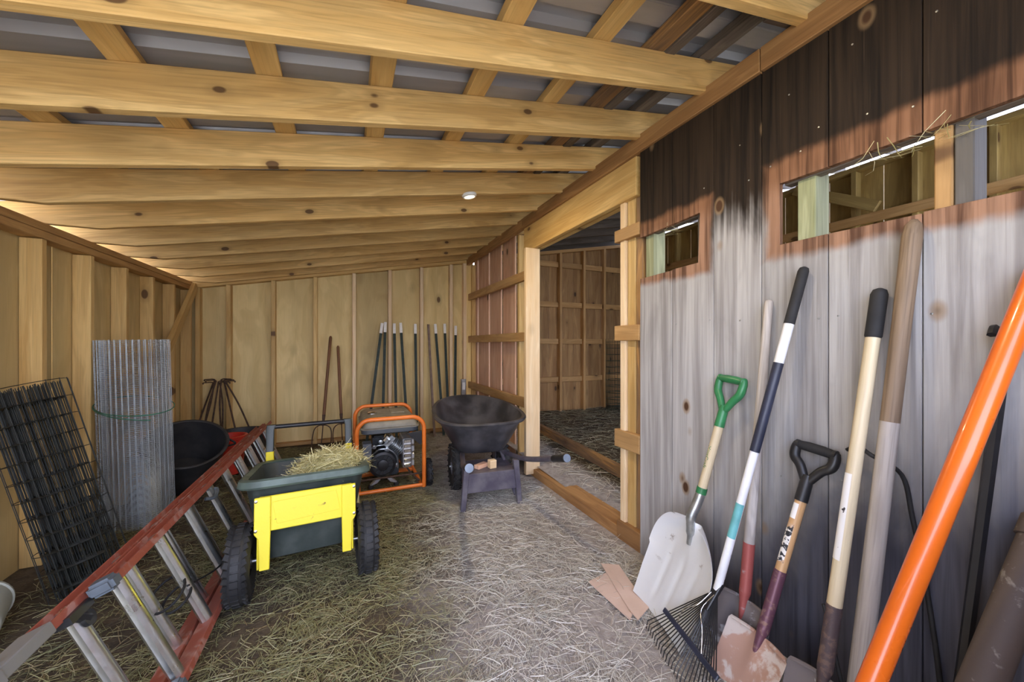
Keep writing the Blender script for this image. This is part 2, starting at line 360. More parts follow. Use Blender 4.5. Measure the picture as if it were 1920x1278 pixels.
for k in range(8):
    pts = []
    y0 = -0.466+k*PER*4
    for j in range(4): pts += [(y0+j*PER+a, b) for a, b in prof]
    pts.append((y0+4*PER+0.002, 0.0))
    x0, x1 = -1.83, 4.75; lift = 0.0012*(k % 2)
    def ring(x, up): return [(x, a, zb(x)+0.148+0.043+b+up+lift) for a, b in pts]
    lo0, lo1, hi0, hi1 = ring(x0, 0), ring(x1, 0), ring(x0, 0.0022), ring(x1, 0.0022)
    m = MB(); m.loft([lo0+hi0[::-1], lo1+hi1[::-1]]); m.build('roof_panel', M_ROOF, ceil, 0)

# ------------------------------------------------------------------ left wall
wl = struct('wall_left', 'low side wall of pine studs and plywood sheathing')
yy = -0.15
for k in range(5):
    y0 = 0.05+k*1.05; beam('sheathing_panel', (-1.652, y0+0.523, -0.05), (-1.652, y0+0.523, 1.90), 1.046, 0.018, W_SHEATH, wl, up=(0, 1, 0), bevel=0)
for y in [2.96-0.43*k for k in range(7, 0, -1)]+[2.96, 3.39, 3.82, 4.25, 4.68, 5.10]:
    if y > 0.1: beam('stud', (-1.595, y, 0.0), (-1.595, y, 1.81), 0.09, 0.04, W_STUD, wl, up=(1, 0, 0))
beam('top_plate', (-1.595, 0.05, 1.835), (-1.595, 5.26, 1.835), 0.042, 0.092, W_PLATE, wl)
beam('top_plate', (-1.593, 0.05, 1.879), (-1.593, 5.26, 1.879), 0.042, 0.094, W_PLATE, wl)
beam('diagonal_brace', (-1.528, 5.13, 1.86), (-1.528, 4.45, 1.17), 0.09, 0.038, W_STUD, wl, up=(0, 1, 1))

# ------------------------------------------------------------------ back wall
wb = struct('wall_back', 'sloping back wall of pine studs over plywood sheets')
SX = [-1.52, -1.24, -0.807, -0.366, 0.075, 0.513, 0.928, 1.34, 1.54]
bx = [-1.66, -1.24, -0.807, -0.366, 0.075, 0.513, 0.928, 1.34, 1.69]
for a, b in zip(bx[:-1], bx[1:]):
    cx = (a+b)/2; h0 = zb(cx)+0.10
    m = MB().prism([(-0.6, -(b-a)/2+0.001), (zb(a)+0.14-0.55, -(b-a)/2+0.001), (zb(b)+0.14-0.55, (b-a)/2-0.001), (-0.6, (b-a)/2-0.001)], -0.009, 0.009, 'xz')
    m.build('sheathing_panel', W_SHEATH, wb, 0, M=basis((0, 0, 1), (0, -1, 0), (1, 0, 0), (cx, 5.272, 0.55)))
for x in SX:
    beam('stud', (x, 5.217, 0.0), (x, 5.217, zb(x)-0.045), 0.09, 0.043, W_PALE if x > 0 else W_STUD, wb, up=(0, 1, 0))
beam('top_plate', (-1.55, 5.217, zb(-1.55)-0.021), (1.60, 5.217, zb(1.60)-0.021), 0.042, 0.092, W_STUD, wb)
beam('bottom_plate', (-1.55, 5.217, 0.02), (1.60, 5.217, 0.02), 0.04, 0.088, W_PLATE, wb)

# ------------------------------------------------------------------ right wall
wr = struct('wall_right', 'weathered board wall dark stained at the top with cut openings')
seams = [1.714, 1.476, 1.229, 1.006, 0.770, 0.530, 0.300, 0.060]
ZL, ZU, ZT = 1.622, 1.862, 2.372
for a, b in zip(seams[:-1], seams[1:]):
    y0, y1 = b+0.0018, a-0.0018
    if a > 1.7: polys = [[(y0, -0.04), (y1, -0.04), (y1, ZL-0.012), (y0, ZL-0.004)], [(y0, ZU), (y1, ZU-0.01), (y1, ZT), (y0, ZT)]]
    elif a > 1.4: polys = [[(y0, -0.04), (y1, -0.04), (y1, ZL), (1.315, ZL+0.005), (1.305, ZU+0.008), (y1, ZU), (y1, ZT), (y0, ZT)]]
    elif a > 1.1: polys = [[(y0, -0.04), (y1, -0.04), (y1, ZT), (y0, ZT)]]
    elif a > 0.9: polys = [[(y0, -0.04), (y1, -0.04), (y1, ZT), (y0, ZT), (y0, ZU), (0.935, ZU+0.004), (0.935, ZL), (y0, ZL)]]
    else: polys = [[(y0, -0.04), (y1, -0.04), (y1, ZL), (y0, ZL-0.004)], [(y0, ZU), (y1, ZU), (y1, ZT), (y0, ZT)]]
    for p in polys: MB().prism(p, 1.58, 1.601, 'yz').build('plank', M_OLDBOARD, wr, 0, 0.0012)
# ledger in three lengths, nailed over the plank tops
for y0, y1 in ((0.0, 1.00), (1.003, 3.31), (3.313, 5.17)):
    beam('ledger', (1.583, y0, 2.403), (1.583, y1, 2.403), 0.098, 0.045, W_LEDG, wr)
# studs of the old frame behind the planks
for y, m_ in ((1.665, W_GREENISH), (0.855, W_GREENISH), (0.495, W_GIRT), (0.455, W_GREYP), (0.12, W_OLD), (1.31, W_OLD)):
    beam('stud', (1.653 if y != 0.495 else 1.65, y, 0.0), (1.653 if y != 0.495 else 1.65, y, 2.42), 0.09, 0.062 if y > 0.6 else 0.038, m_, wr, up=(1, 0, 0))
for y0, y1 in ((0.02, 0.43), (0.52, 0.82), (0.89, 1.29), (1.33, 1.63)):
    beam('girt', (1.66, y0, 1.60), (1.66, y1, 1.60), 0.04, 0.085, W_GIRT, wr)
beam('plate', (1.66, 0.0, 2.02), (1.66, 1.72, 2.02), 0.04, 0.10, W_OLD, wr)
for y0, y1 in ((0.0, 0.93), (1.33, 1.72)): beam('opening_lintel', (1.624, y0, 1.882), (1.624, y1, 1.876), 0.036, 0.042, W_OLD, wr)
# stretch beyond the doorway: girts in front of spaced red boards
for z in (1.90, 1.297, 0.645):
    beam('girt', (1.605, 3.30, z), (1.605, 5.17, z), 0.092, 0.04, W_GIRT, wr)
for y0, y1 in ((3.76, 4.105), (4.175, 4.555), (4.60, 5.0), (5.06, 5.17)):
    beam('plank', (1.70, (y0+y1)/2, 0.0), (1.70, (y0+y1)/2, 2.42), y1-y0, 0.02, W_PINK, wr, up=(0, 1, 0))
for y in (3.27, 3.53, 5.14):
    beam('stud', (1.655, y, 0.02), (1.655, y, 2.36), 0.06, 0.04, W_STUD, wr, up=(1, 0, 0))
# nail heads
m = MB()
for y, z in ((1.45, 1.33), (1.25, 1.34), (1.10, 1.33), (0.80, 1.32), (0.74, 1.325), (0.555, 1.31), (0.51, 1.315), (1.06, 1.93), (0.97, 1.95), (0.86, 1.96), (0.8, 2.02), (0.66, 1.99), (0.55, 1.95), (1.28, 1.98), (1.1, 2.1), (0.9, 2.2), (0.7, 2.25), (0.5, 2.2), (0.51, 0.72), (0.73, 0.75), (0.93, 0.7)):
    m.lathe([(0.0032, 0), (0.003, 0.0015), (0.001, 0.002)], 8, basis((0, 1, 0), (0, 0, 1), (-1, 0, 0), (1.58, y, z)))
m.build('nail_head', M_STEEL, wr, 30, kind='stuff')

# ------------------------------------------------------------------ doorway
d1 = struct('door_1', 'open doorway framed in pine leading to the adjoining stall')
beam('header', (1.600, 1.745, 2.235), (1.600, 3.30, 2.235), 0.235, 0.042, W_STUD, d1)
beam('header', (1.668, 1.75, 2.235), (1.668, 3.30, 2.235), 0.225, 0.042, W_STUD, d1)
beam('jamb', (1.575, 3.115, 0.02), (1.575, 3.115, 2.118), 0.145, 0.042, W_PALE, d1, up=(1, 0, 0))
beam('jamb', (1.60, 3.19, 0.02), (1.60, 3.19, 2.118), 0.09, 0.04, W_STUD, d1, up=(1, 0, 0))
beam('jamb', (1.64, 1.885, 0.08), (1.64, 1.885, 2.118), 0.09, 0.045, W_PALE, d1, up=(1, 0, 0))
beam('jamb', (1.655, 1.822, 0.08), (1.655, 1.822, 2.36), 0.088, 0.07, W_STUD, d1, up=(1, 0, 0))
beam('jamb', (1.66, 1.755, 0.06), (1.66, 1.755, 2.36), 0.09, 0.055, W_OLDOR, d1, up=(1, 0, 0))
for z, hh in ((1.915, 0.075), (1.295, 0.095), (0.625, 0.11)):
    beam('girt_end', (1.600, 1.72, z), (1.600, 1.945, z), hh, 0.042, W_GIRT, d1)
beam('sill', (1.655, 1.92, 0.027), (1.655, 3.20, 0.027), 0.075, 0.15, W_LEDG, d1)
beam('sill', (1.60, 1.715, 0.045), (1.60, 1.922, 0.045), 0.12, 0.042, W_LEDG, d1)

# ------------------------------------------------------------------ adjoining stall
wi = struct('wall_inner', 'knotty board walls of the dim adjoining stall')
xs = 1.70; k = 0
while xs < 4.58:
    w_ = 0.20+0.05*((k*5) % 3); x1 = min(xs+w_, 4.6)
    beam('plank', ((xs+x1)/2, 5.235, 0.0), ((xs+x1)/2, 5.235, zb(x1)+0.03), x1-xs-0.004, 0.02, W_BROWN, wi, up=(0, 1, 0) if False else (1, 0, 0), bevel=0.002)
    xs = x1; k += 1
stx = [1.95, 2.30, 2.72, 3.115, 3.565, 3.975, 4.40]
for x in stx: beam('stud', (x, 5.18, 0.1), (x, 5.18, zb(x)-0.02), 0.09, 0.042, W_GIRT, wi, up=(0, 1, 0))
for a, b in zip(stx[:-1], stx[1:]):
    for z in (2.50, 1.86, 1.27, 0.66): beam('girt', (a+0.022, 5.20, z), (b-0.022, 5.20, z), 0.085, 0.04, W_GIRT, wi)
beam('top_plate', (1.70, 5.18, zb(1.70)+0.0), (4.55, 5.18, zb(4.55)+0.0), 0.05, 0.09, W_GIRT, wi)
ys = 5.24; k = 0
while ys > -0.3:
    y1 = max(ys-0.43, -0.35)
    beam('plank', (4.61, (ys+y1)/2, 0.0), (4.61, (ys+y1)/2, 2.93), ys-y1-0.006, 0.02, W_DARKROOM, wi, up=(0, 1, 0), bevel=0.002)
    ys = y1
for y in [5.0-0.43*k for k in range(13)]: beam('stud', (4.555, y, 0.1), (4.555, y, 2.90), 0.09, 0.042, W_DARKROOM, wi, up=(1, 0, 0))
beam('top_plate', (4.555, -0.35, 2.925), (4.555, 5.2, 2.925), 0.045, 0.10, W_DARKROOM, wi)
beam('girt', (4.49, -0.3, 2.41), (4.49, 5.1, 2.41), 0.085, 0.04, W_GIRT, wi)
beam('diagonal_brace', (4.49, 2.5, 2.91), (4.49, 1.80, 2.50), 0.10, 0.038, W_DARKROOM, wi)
beam('kerb_board', (2.15, 2.35, 0.12), (2.17, 4.1, 0.19), 0.10, 0.05, W_OLDOR, wi)
for k in range(4): beam('plank', (1.82+0.34*k, -0.32, 0.0), (1.82+0.34*k, -0.32, zb(1.82+0.34*k)), 0.335, 0.02, W_BROWN, wi, up=(1, 0, 0), bevel=0)
# ------------------------------------------------------------------ unseen board wall, added to shade the foot of the right wall
wf = struct('shade_wall', 'unseen board wall beside the open front, added for its shade')
for k in range(7): beam('plank', (0.38+0.2*k, -0.06, -0.02), (0.38+0.2*k, -0.06, 1.02 if k < 5 else zb(1.0)), 0.198, 0.02, W_BROWN, wf, up=(1, 0, 0), bevel=0)

# ------------------------------------------------------------------ object materials
M_RUB = plain('black_rubber', (0.014, 0.014, 0.015), 0.65, noise=0.3, nscale=20, c2=(0.032, 0.030, 0.027))
M_CARTGREEN = plain('dark_green_poly', (0.030, 0.040, 0.036), 0.42, noise=0.2, nscale=9, c2=(0.055, 0.065, 0.058))
M_CARTRIM = plain('dusty_green_rim', (0.10, 0.14, 0.115), 0.5, nscale=9, c2=(0.06, 0.085, 0.07))
M_YELLOW = worn('yellow_paint', (0.83, 0.68, 0.035), (0.20, 0.10, 0.04), 0.70, 0.4)
M_BLACK = plain('black_plastic', (0.018, 0.018, 0.020), 0.4, noise=0.2)
M_GRIP = plain('black_foam_grip', (0.016, 0.016, 0.018), 0.75, noise=0.1)
M_ORANGE = plain('orange_paint', (0.82, 0.20, 0.025), 0.35, noise=0.1, c2=(0.70, 0.16, 0.02))
M_ORPIPE = plain('orange_fibreglass', (0.78, 0.15, 0.012), 0.3, noise=0.04, coat=0.5)
M_TANK = plain('dusty_tank_top', (0.30, 0.27, 0.20), 0.6, nscale=10, c2=(0.20, 0.185, 0.145))
M_TANKLO = plain('dark_slate_tank', (0.060, 0.072, 0.085), 0.5, nscale=10, c2=(0.10, 0.11, 0.11))
M_ENG = plain('dark_engine', (0.035, 0.04, 0.045), 0.45, 0.3, noise=0.3, nscale=30)
M_ALU = plain('cast_aluminium', (0.50, 0.53, 0.54), 0.35, 0.85, noise=0.2, nscale=25)
M_CHROME = plain('bright_metal', (0.82, 0.80, 0.76), 0.2, 1.0, noise=0.1)
M_SILV = plain('silver_cover', (0.74, 0.73, 0.72), 0.35, 0.6, noise=0.12, nscale=20)
M_BARROW = plain('charcoal_poly_tub', (0.024, 0.024, 0.028), 0.45, nscale=5, c2=(0.085, 0.082, 0.09))
M_BARLEG = plain('purple_grey_steel', (0.085, 0.075, 0.105), 0.45, 0.2, nscale=8, c2=(0.17, 0.155, 0.175))
M_RED = worn('red_fibreglass', (0.30, 0.075, 0.045), (0.36, 0.17, 0.13), 0.56, 0.55, sc=9)
M_RUNG = plain('brushed_aluminium', (0.80, 0.82, 0.80), 0.30, 1.0, noise=0.08, nscale=18)
M_SHOE = worn('dull_shoe_steel', (0.24, 0.235, 0.22), (0.34, 0.22, 0.12), 0.66, 0.55, 0.3)
M_CAPGREY = plain('blue_grey_rubber', (0.10, 0.12, 0.14), 0.5, nscale=10)
M_WIRE = plain('dark_coated_wire', (0.020, 0.022, 0.018), 0.5, 0.2, noise=0.3)
M_GALV = plain('dull_zinc_wire', (0.42, 0.46, 0.47), 0.45, 0.6, nscale=5, c2=(0.30, 0.33, 0.34))
M_GREENWIRE = plain('green_wire', (0.06, 0.22, 0.13), 0.5)
M_RUST = plain('rusty_iron', (0.10, 0.055, 0.035), 0.75, 0.2, nscale=30, c2=(0.05, 0.03, 0.02))
M_TPOST = plain('green_painted_steel', (0.010, 0.026, 0.018), 0.6, noise=0.2)
M_TPTIP = plain('white_post_tip', (0.85, 0.83, 0.78), 0.5, noise=0.1)
M_TUB = plain('black_rubber_tub', (0.020, 0.020, 0.021), 0.5, nscale=8, c2=(0.045, 0.042, 0.04))
M_REDPL = plain('red_plastic', (0.62, 0.045, 0.025), 0.35, noise=0.1)
M_GREENPL = plain('green_handle_plastic', (0.035, 0.22, 0.08), 0.35, nscale=14)
M_SCOOP = worn('worn_aluminium_scoop', (0.78, 0.79, 0.79), (0.34, 0.30, 0.27), 0.66, 0.38, 0.25, sc=7)
M_BLADEGR = worn('scraped_steel_blade', (0.48, 0.48, 0.50), (0.20, 0.17, 0.16), 0.42, 0.5, 0.4, sc=10)
M_BLADERU = worn('rusty_blade', (0.42, 0.25, 0.18), (0.58, 0.50, 0.44), 0.52, 0.6, 0.2, sc=8)
M_SOCKRED = worn('red_painted_socket', (0.34, 0.085, 0.075), (0.40, 0.33, 0.33), 0.62, 0.45, 0.1, sc=16)
M_SOCKPUR = worn('plum_painted_socket', (0.15, 0.065, 0.095), (0.33, 0.20, 0.16), 0.58, 0.35, 0.3, sc=14)
M_SOCKDK = worn('dark_socket', (0.085, 0.06, 0.065), (0.18, 0.12, 0.10), 0.55, 0.55, 0.2, sc=14)
M_WHPAINT = plain('white_enamel', (0.82, 0.83, 0.85), 0.3, noise=0.06)
M_NAVY = plain('navy_sleeve', (0.025, 0.030, 0.055), 0.4)
M_TEAL = plain('teal_label', (0.16, 0.48, 0.50), 0.45)
M_CARD = plain('tan_cardboard', (0.66, 0.49, 0.40), 0.8, nscale=6, c2=(0.58, 0.42, 0.33))
M_BROWNPIPE = worn('mud_caked_pipe', (0.085, 0.062, 0.05), (0.22, 0.19, 0.16), 0.64, 0.7, 0.0, sc=20)
M_PALEPL = plain('pale_dusty_plastic', (0.42, 0.44, 0.38), 0.5, nscale=9, c2=(0.42, 0.44, 0.38))
M_STRAP = plain('black_strap', (0.012, 0.012, 0.013), 0.7)
M_BAG = plain('crumpled_grey_sheet', (0.17, 0.17, 0.19), 0.55, nscale=8, c2=(0.10, 0.09, 0.09), bump=0.4)
def sticker_mat():
    a = N('flaking_label'); o = a.obj(); f = a.noise(o, 60.0, 4.0, 0.6); f2 = a.noise(o, 26.0, 3.0)
    m = a.mapr(f, 0.49, 0.53); c = a.mix(m, (0.80, 0.78, 0.74), (0.025, 0.025, 0.03))
    a.col(a.mix(a.mapr(f2, 0.60, 0.63), c, (0.55, 0.36, 0.22))); a.rough(0.6); return a.m
M_STICK = sticker_mat()
def sticker2():
    a = N('white_worn_label'); o = a.obj(); f2 = a.noise(o, 34.0, 3.0, 0.3)
    a.col(a.mix(a.mapr(f2, 0.63, 0.655), (0.82, 0.81, 0.80), (0.04, 0.035, 0.04))); a.rough(0.55); return a.m
M_STICK2 = sticker2()
def lens():
    a = N('lamp_lens'); a.col((0.9, 0.88, 0.84)); a.rough(0.5)
    a.b.inputs['Emission Color'].default_value = (1, 0.86, 0.66, 1); a.b.inputs['Emission Strength'].default_value = 0.9; return a.m
M_LENS = lens()

XA = basis((0, 1, 0), (0, 0, 1), (1, 0, 0))   # maps lathe axis z to x
def at(M, x, y, z): return Matrix.Translation((x, y, z)) @ M

# ------------------------------------------------------------------ ceiling puck lamps
def puck(loc, label, watts):
    t = thing('puck_light', label, 'light', loc, 0)
    t.rotation_euler = (0, -math.atan(PI_), 0)
    MB().lathe([(0.052, 0.0), (0.054, -0.006), (0.050, -0.018), (0.040, -0.022), (0.040, -0.012)], 28).build('housing', M_WHITE, t, 40)
    MB().lathe([(0.0005, -0.021), (0.025, -0.020), (0.0395, -0.014), (0.0395, -0.010)], 28).build('lens', M_LENS, t, 60)
    la = bpy.data.lights.new('lamp', 'AREA'); la.shape = 'DISK'; la.size = 0.07; la.energy = watts; la.color = (1.0, 0.80, 0.52)
    lo = bpy.data.objects.new('lamp', la); C.objects.link(lo); lo.parent = t; lo.location = (0, 0, -0.028)
puck((0.795, 2.57, zb(0.795)-0.001), 'small round white lamp under a rafter above the doorway', 8)
puck((0.806, 0.845, zb(0.806)-0.001), 'round white lamp cut by the top edge of the photo', 4)

# ------------------------------------------------------------------ wheels
def wheel(parent, x, y, z, r, w, hub, tread='block', n=22, name='wheel'):
    M = at(XA, x, y, z)
    tr = r*0.34
    prof = [(r-2*tr*0.92, -w*0.36)]+[(r-tr+tr*math.cos(math.radians(a)), w*0.5*math.sin(math.radians(a))) for a in range(-100, 101, 20)]+[(r-2*tr*0.92, w*0.36)]
    t = MB().lathe(prof, 40, M, cap=False).build(name, M_RUB, parent, 50)
    rr = r-2*tr*0.9
    MB().lathe([(0.012, -w*0.45), (0.03, -w*0.45), (0.035, -w*0.2), (rr*0.7, -w*0.15), (rr, -w*0.34), (rr+0.006, -w*0.30), (rr+0.006, w*0.30), (rr, w*0.34), (rr*0.7, w*0.15), (0.035, w*0.2), (0.03, w*0.45), (0.012, w*0.45)], 28, M).build('hub', hub, t, 35)
    m = MB()
    for k in range(n):
        a = 2*math.pi*k/n
        for s in (-1, 0, 1):
            aa = a+(0.5 if s == 0 else 0)*2*math.pi/n
            R = Matrix.Rotation(aa, 4, 'X')
            ww = w*0.15; xo = s*w*0.30; rad = r-(0.0 if s == 0 else tr*0.16)
            ln = math.pi*r/n*(0.72 if tread == 'block' else 0.60)
            tilt = Matrix.Rotation(0.35*s if tread == 'block' else 0.78, 4, 'Z') @ Matrix.Rotation(-0.45*s, 4, 'Y')
            m.box(-ww, ww, -ln, ln, -0.006, 0.0026, Matrix.Translation((x, y, z)) @ R @ Matrix.Translation((xo, 0, rad)) @ tilt)
    m.build('tread', M_RUB, t, 0)
    return t

# ------------------------------------------------------------------ yellow garden cart
cart = thing('garden_cart', 'two wheeled dark green garden cart with yellow front panel', 'cart', (-0.187, 2.17, 0), math.radians(3.5))
def tubrings(spec):
    return [[(a, b, zfun(a, b)) for a, b in rrect(hx, hy, r, 6, 0, cy)] for hx, hy, r, cy, zfun in spec]
rim = lambda d: (lambda a, b: 0.565-0.105*(b+0.03)/0.74+d)
bot = lambda z: (lambda a, b: z-0.02*b)
spec = [(0.195, 0.245, 0.06, 0.275, bot(0.155)), (0.205, 0.26, 0.07, 0.275, bot(0.165)), (0.272, 0.345, 0.09, 0.335, rim(-0.035)), (0.276, 0.35, 0.09, 0.335, rim(-0.03)),
        (0.268, 0.34, 0.085, 0.335, rim(-0.004)), (0.262, 0.335, 0.085, 0.335, rim(-0.006)), (0.195, 0.24, 0.06, 0.275, bot(0.178))]
MB().loft(tubrings(spec)).build('tub', M_CARTGREEN, cart, 40)
spec = [(0.273, 0.346, 0.09, 0.335, rim(-0.034)), (0.300, 0.374, 0.10, 0.335, rim(-0.036)), (0.306, 0.380, 0.10, 0.335, rim(-0.026)), (0.300, 0.374, 0.10, 0.335, rim(0.002)), (0.285, 0.360, 0.095, 0.335, rim(0.010)), (0.262, 0.336, 0.085, 0.335, rim(0.002))]
MB().loft(tubrings(spec), closed=True).build('rim', M_CARTRIM, cart, 40)
# front panel follows the sloping tub front
def fy(z): return -0.048+0.145*(0.53-z)/0.30   # y of the tub front at height z
tilt = math.atan(0.145/0.30)
PM = Matrix.Translation((0, fy(0.47)+0.004, 0.49)) @ Matrix.Rotation(-0.10, 4, 'X')
pan = MB().box(-0.205, 0.205, -0.022, -0.012, -0.165, 0.0, PM)
pan.build('front_panel', M_YELLOW, cart, 30, 0.004)
m = MB(); m.prism([(-0.15, -0.03), (0.13, -0.02), (0.15, -0.12), (-0.13, -0.135)], -0.0245, -0.021, 'xz', PM); m.build('embossed_field', M_YELLOW, cart, 30, 0.001)
for sx in (-1, 1):
    m = MB()
    m.prism([(sx*0.155, 0.0), (sx*0.222, 0.0), (sx*0.222, -0.165), (sx*0.205, -0.19), (sx*0.200, -0.335), (sx*0.158, -0.335), (sx*0.155, -0.165)], -0.034, -0.022, 'xz', PM)
    m.box(sx*0.206-0.004, sx*0.206+0.004, -0.030, 0.02, -0.33, -0.17, PM)
    lg = m.build('front_leg', M_YELLOW, cart, 30, 0.003)
    for zz in (-0.015, -0.15): MB().lathe([(0.007, 0), (0.007, 0.005), (0.002, 0.007)], 10, PM @ at(basis((1, 0, 0), (0, 0, 1), (0, -1, 0)), sx*0.214, -0.034, zz)).build('bolt', M_CHROME, lg, 30)
    wheel(cart, sx*0.280, 0.0, 0.178, 0.178, 0.100, M_BLACK, n=34)
    # handle upright with its yellow foot
    m = MB().box(sx*0.235-0.022, sx*0.235+0.022, 0.70, 0.735, 0.40, 0.525); m.build('handle_socket', M_YELLOW, cart, 30, 0.004)
    m = MB().loft([[(sx*0.235+a, 0.72+b, 0.525) for a, b in rrect(0.021, 0.017, 0.006, 2)], [(sx*0.238+a, 0.765+b, 0.655) for a, b in rrect(0.023, 0.018, 0.006, 2)], [(sx*0.232+a, 0.775+b, 0.685) for a, b in rrect(0.026, 0.018, 0.006, 2)]])
    m.build('handle_upright', M_CARTGREEN, cart, 40)
MB().tube([(-0.22, 0.773, 0.672), (0.22, 0.773, 0.672)], 0.0145, 14).build('handle_bar', M_BLACK, cart, 50)
for sx in (-1, 1): MB().tube([(sx*0.195, 0.0, 0.178), (sx*0.30, 0, 0.178)], 0.009, 10).build('axle_stub', M_STEEL, cart, 50)

# ------------------------------------------------------------------ generator
gen = thing('generator', 'portable generator in an orange tube frame between cart and wheelbarrow', 'generator', (0.325, 3.54, 0), 0)
def loop(y):
    hw, h, r = 0.262, 0.622, 0.10
    pts = [(-hw, y, 0.03), (-hw, y, 0.30), (-hw, y, h-r)]
    pts += [(-hw+r-r*math.cos(math.radians(a)), y, h-r+r*math.sin(math.radians(a))) for a in range(15, 91, 15)]
    pts += [(hw-r+r*math.sin(math.radians(a)), y, h-r+r*math.cos(math.radians(a))) for a in range(0, 91, 15)]
    pts += [(hw, y, 0.30), (hw, y, 0.03)]
    return pts
for y in (-0.37, 0.36):
    MB().tube(loop(y), 0.0175, 12).build('frame_loop', M_ORANGE, gen, 60)
    MB().tube([(-0.262, y-0.004, 0.05), (0.245, y-0.004, 0.05)], 0.0155, 10).build('cross_bar', M_ORANGE, gen, 60)
for sx in (-1, 1):
    MB().tube([(sx*0.245, -0.37, 0.045), (sx*0.245, 0.36, 0.045)], 0.015, 10).build('base_rail', M_ORANGE, gen, 60)
MB().box(-0.23, 0.23, 0.05, 0.10, 0.035, 0.06).build('mounting_bar', M_ORANGE, gen, 0, 0.003)
def rr3(hx, hy, r, z, cy): return [(a, b, z) for a, b in rrect(hx, hy, r, 5, 0, cy)]
tk = MB().loft([rr3(0.205, 0.30, 0.05, 0.488, -0.01), rr3(0.225, 0.325, 0.055, 0.50, -0.01), rr3(0.225, 0.325, 0.055, 0.535, -0.01)]).build('tank_lower', M_TANKLO, gen, 40)
tk = MB().loft([rr3(0.236, 0.335, 0.055, 0.533, -0.01), rr3(0.236, 0.335, 0.055, 0.54, -0.01), rr3(0.222, 0.322, 0.05, 0.545, -0.01), rr3(0.215, 0.315, 0.05, 0.585, -0.01), rr3(0.195, 0.295, 0.045, 0.603, -0.01), rr3(0.12, 0.2, 0.04, 0.608, -0.01)]).build('fuel_tank', M_TANK, gen, 40)
MB().lathe([(0.042, 0.0), (0.042, 0.014), (0.036, 0.019), (0.015, 0.021)], 24, Matrix.Translation((-0.125, 0.0, 0.603))).build('fuel_cap', M_CHROME, tk, 40)
MB().box(-0.09, -0.03, -0.26, -0.20, 0.603, 0.611).build('warning_plate', plain('cream_plate', (0.60, 0.55, 0.38), 0.5), tk, 0, 0.001)
MB().box(0.03, 0.15, -0.02, 0.16, 0.603, 0.612).build('vent_plate', M_TANK, tk, 0, 0.003)
m = MB().prism([(0.12, 0.49), (0.245, 0.50), (0.25, 0.41), (0.235, 0.38)], -0.362, -0.352, 'xz'); m.build('bracket', M_BLACK, gen, 0, 0.002)
# engine
en = MB(); en.box(-0.10, 0.08, -0.19, 0.12, 0.10, 0.34); en.box(-0.13, 0.03, -0.12, 0.10, 0.34, 0.43)
eng = en.build('engine_block', M_ENG, gen, 0, 0.012, 2)
RF = basis((1, 0, 0), (0, 0, 1), (0, -1, 0))      # lathe axis to -y
m = MB().lathe([(0.105, -0.02), (0.112, 0.02), (0.104, 0.05), (0.085, 0.058), (0.082, 0.052), (0.045, 0.052), (0.043, 0.066), (0.03, 0.070), (0.002, 0.070)], 32, at(RF, -0.055, -0.19, 0.215))
m.build('recoil_starter', M_BLACK, eng, 30)
m = MB()
for k in range(14):
    a = 2*math.pi*k/14; R = at(RF, -0.055, -0.19, 0.215) @ Matrix.Rotation(a, 4, 'Z'); m.box(0.05, 0.082, -0.006, 0.006, 0.050, 0.059, R)
m.build('starter_grille', M_ENG, eng, 0)
ROT = Matrix.Translation((0.055, -0.15, 0.345)) @ Matrix.Rotation(math.radians(-48), 4, 'Y')
m = MB()
for k in range(7): m.lathe([(0.034, 0), (0.058, 0.001), (0.058, 0.008), (0.034, 0.009)], 16, ROT @ Matrix.Translation((0, 0, -0.07+0.017*k)))
m.lathe([(0.036, -0.085), (0.036, 0.07)], 14, ROT); m.box(-0.05, 0.05, -0.045, 0.045, 0.05, 0.095, ROT)
m.build('finned_cylinder', M_ALU, eng, 30)
MB().box(-0.032, 0.032, -0.04, 0.04, 0.095, 0.125, ROT).build('valve_cover', M_CHROME, eng, 0, 0.006)
m = MB()
for a, b, c, d in ((-0.02, -0.205, 0.33, 0.02), (0.02, -0.21, 0.26, 0.016), (0.05, -0.20, 0.19, 0.02), (-0.12, -0.2, 0.36, 0.015), (-0.07, -0.2, 0.40, 0.018), (0.0, -0.2, 0.41, 0.016)):
    m.lathe([(d, -0.02), (d, 0.012), (d*0.5, 0.016)], 10, at(RF, a, b, c))
m.tube(smoothpath([(-0.13, -0.2, 0.30), (-0.08, -0.235, 0.345), (0.0, -0.23, 0.33), (0.06, -0.21, 0.26), (0.07, -0.2, 0.16)]), 0.006, 6)
m.tube(smoothpath([(-0.17, -0.19, 0.34), (-0.1, -0.23, 0.375), (-0.02, -0.22, 0.38), (0.03, -0.2, 0.42)]), 0.005, 6)
m.build('fittings', M_ALU, eng, 40)
MB().box(-0.215, -0.145, -0.26, -0.14, 0.27, 0.405).build('battery_box', plain('grey_box', (0.17, 0.19, 0.21), 0.5), gen, 0, 0.006)
mu = MB().box(0.108, 0.182, -0.24, 0.04, 0.165, 0.415).build('muffler', M_SILV, gen, 0, 0.008)
m = MB()
for k in range(6): m.box(0.116, 0.174, -0.252, -0.238, 0.175+0.041*k, 0.203+0.041*k)
m.build('louvre', M_CHROME, mu, 0, 0.004)
m = MB()
for k in range(4): m.box(0.184, 0.205, -0.23, -0.02, 0.172+0.062*k, 0.222+0.062*k)
m.build('heat_shield', M_SILV, mu, 0, 0.006)
MB().tube([(0.14, -0.2, 0.165), (0.17, -0.24, 0.12), (0.235, -0.30, 0.06)], 0.008, 6).build('muffler_stay', M_RUST, gen, 40)
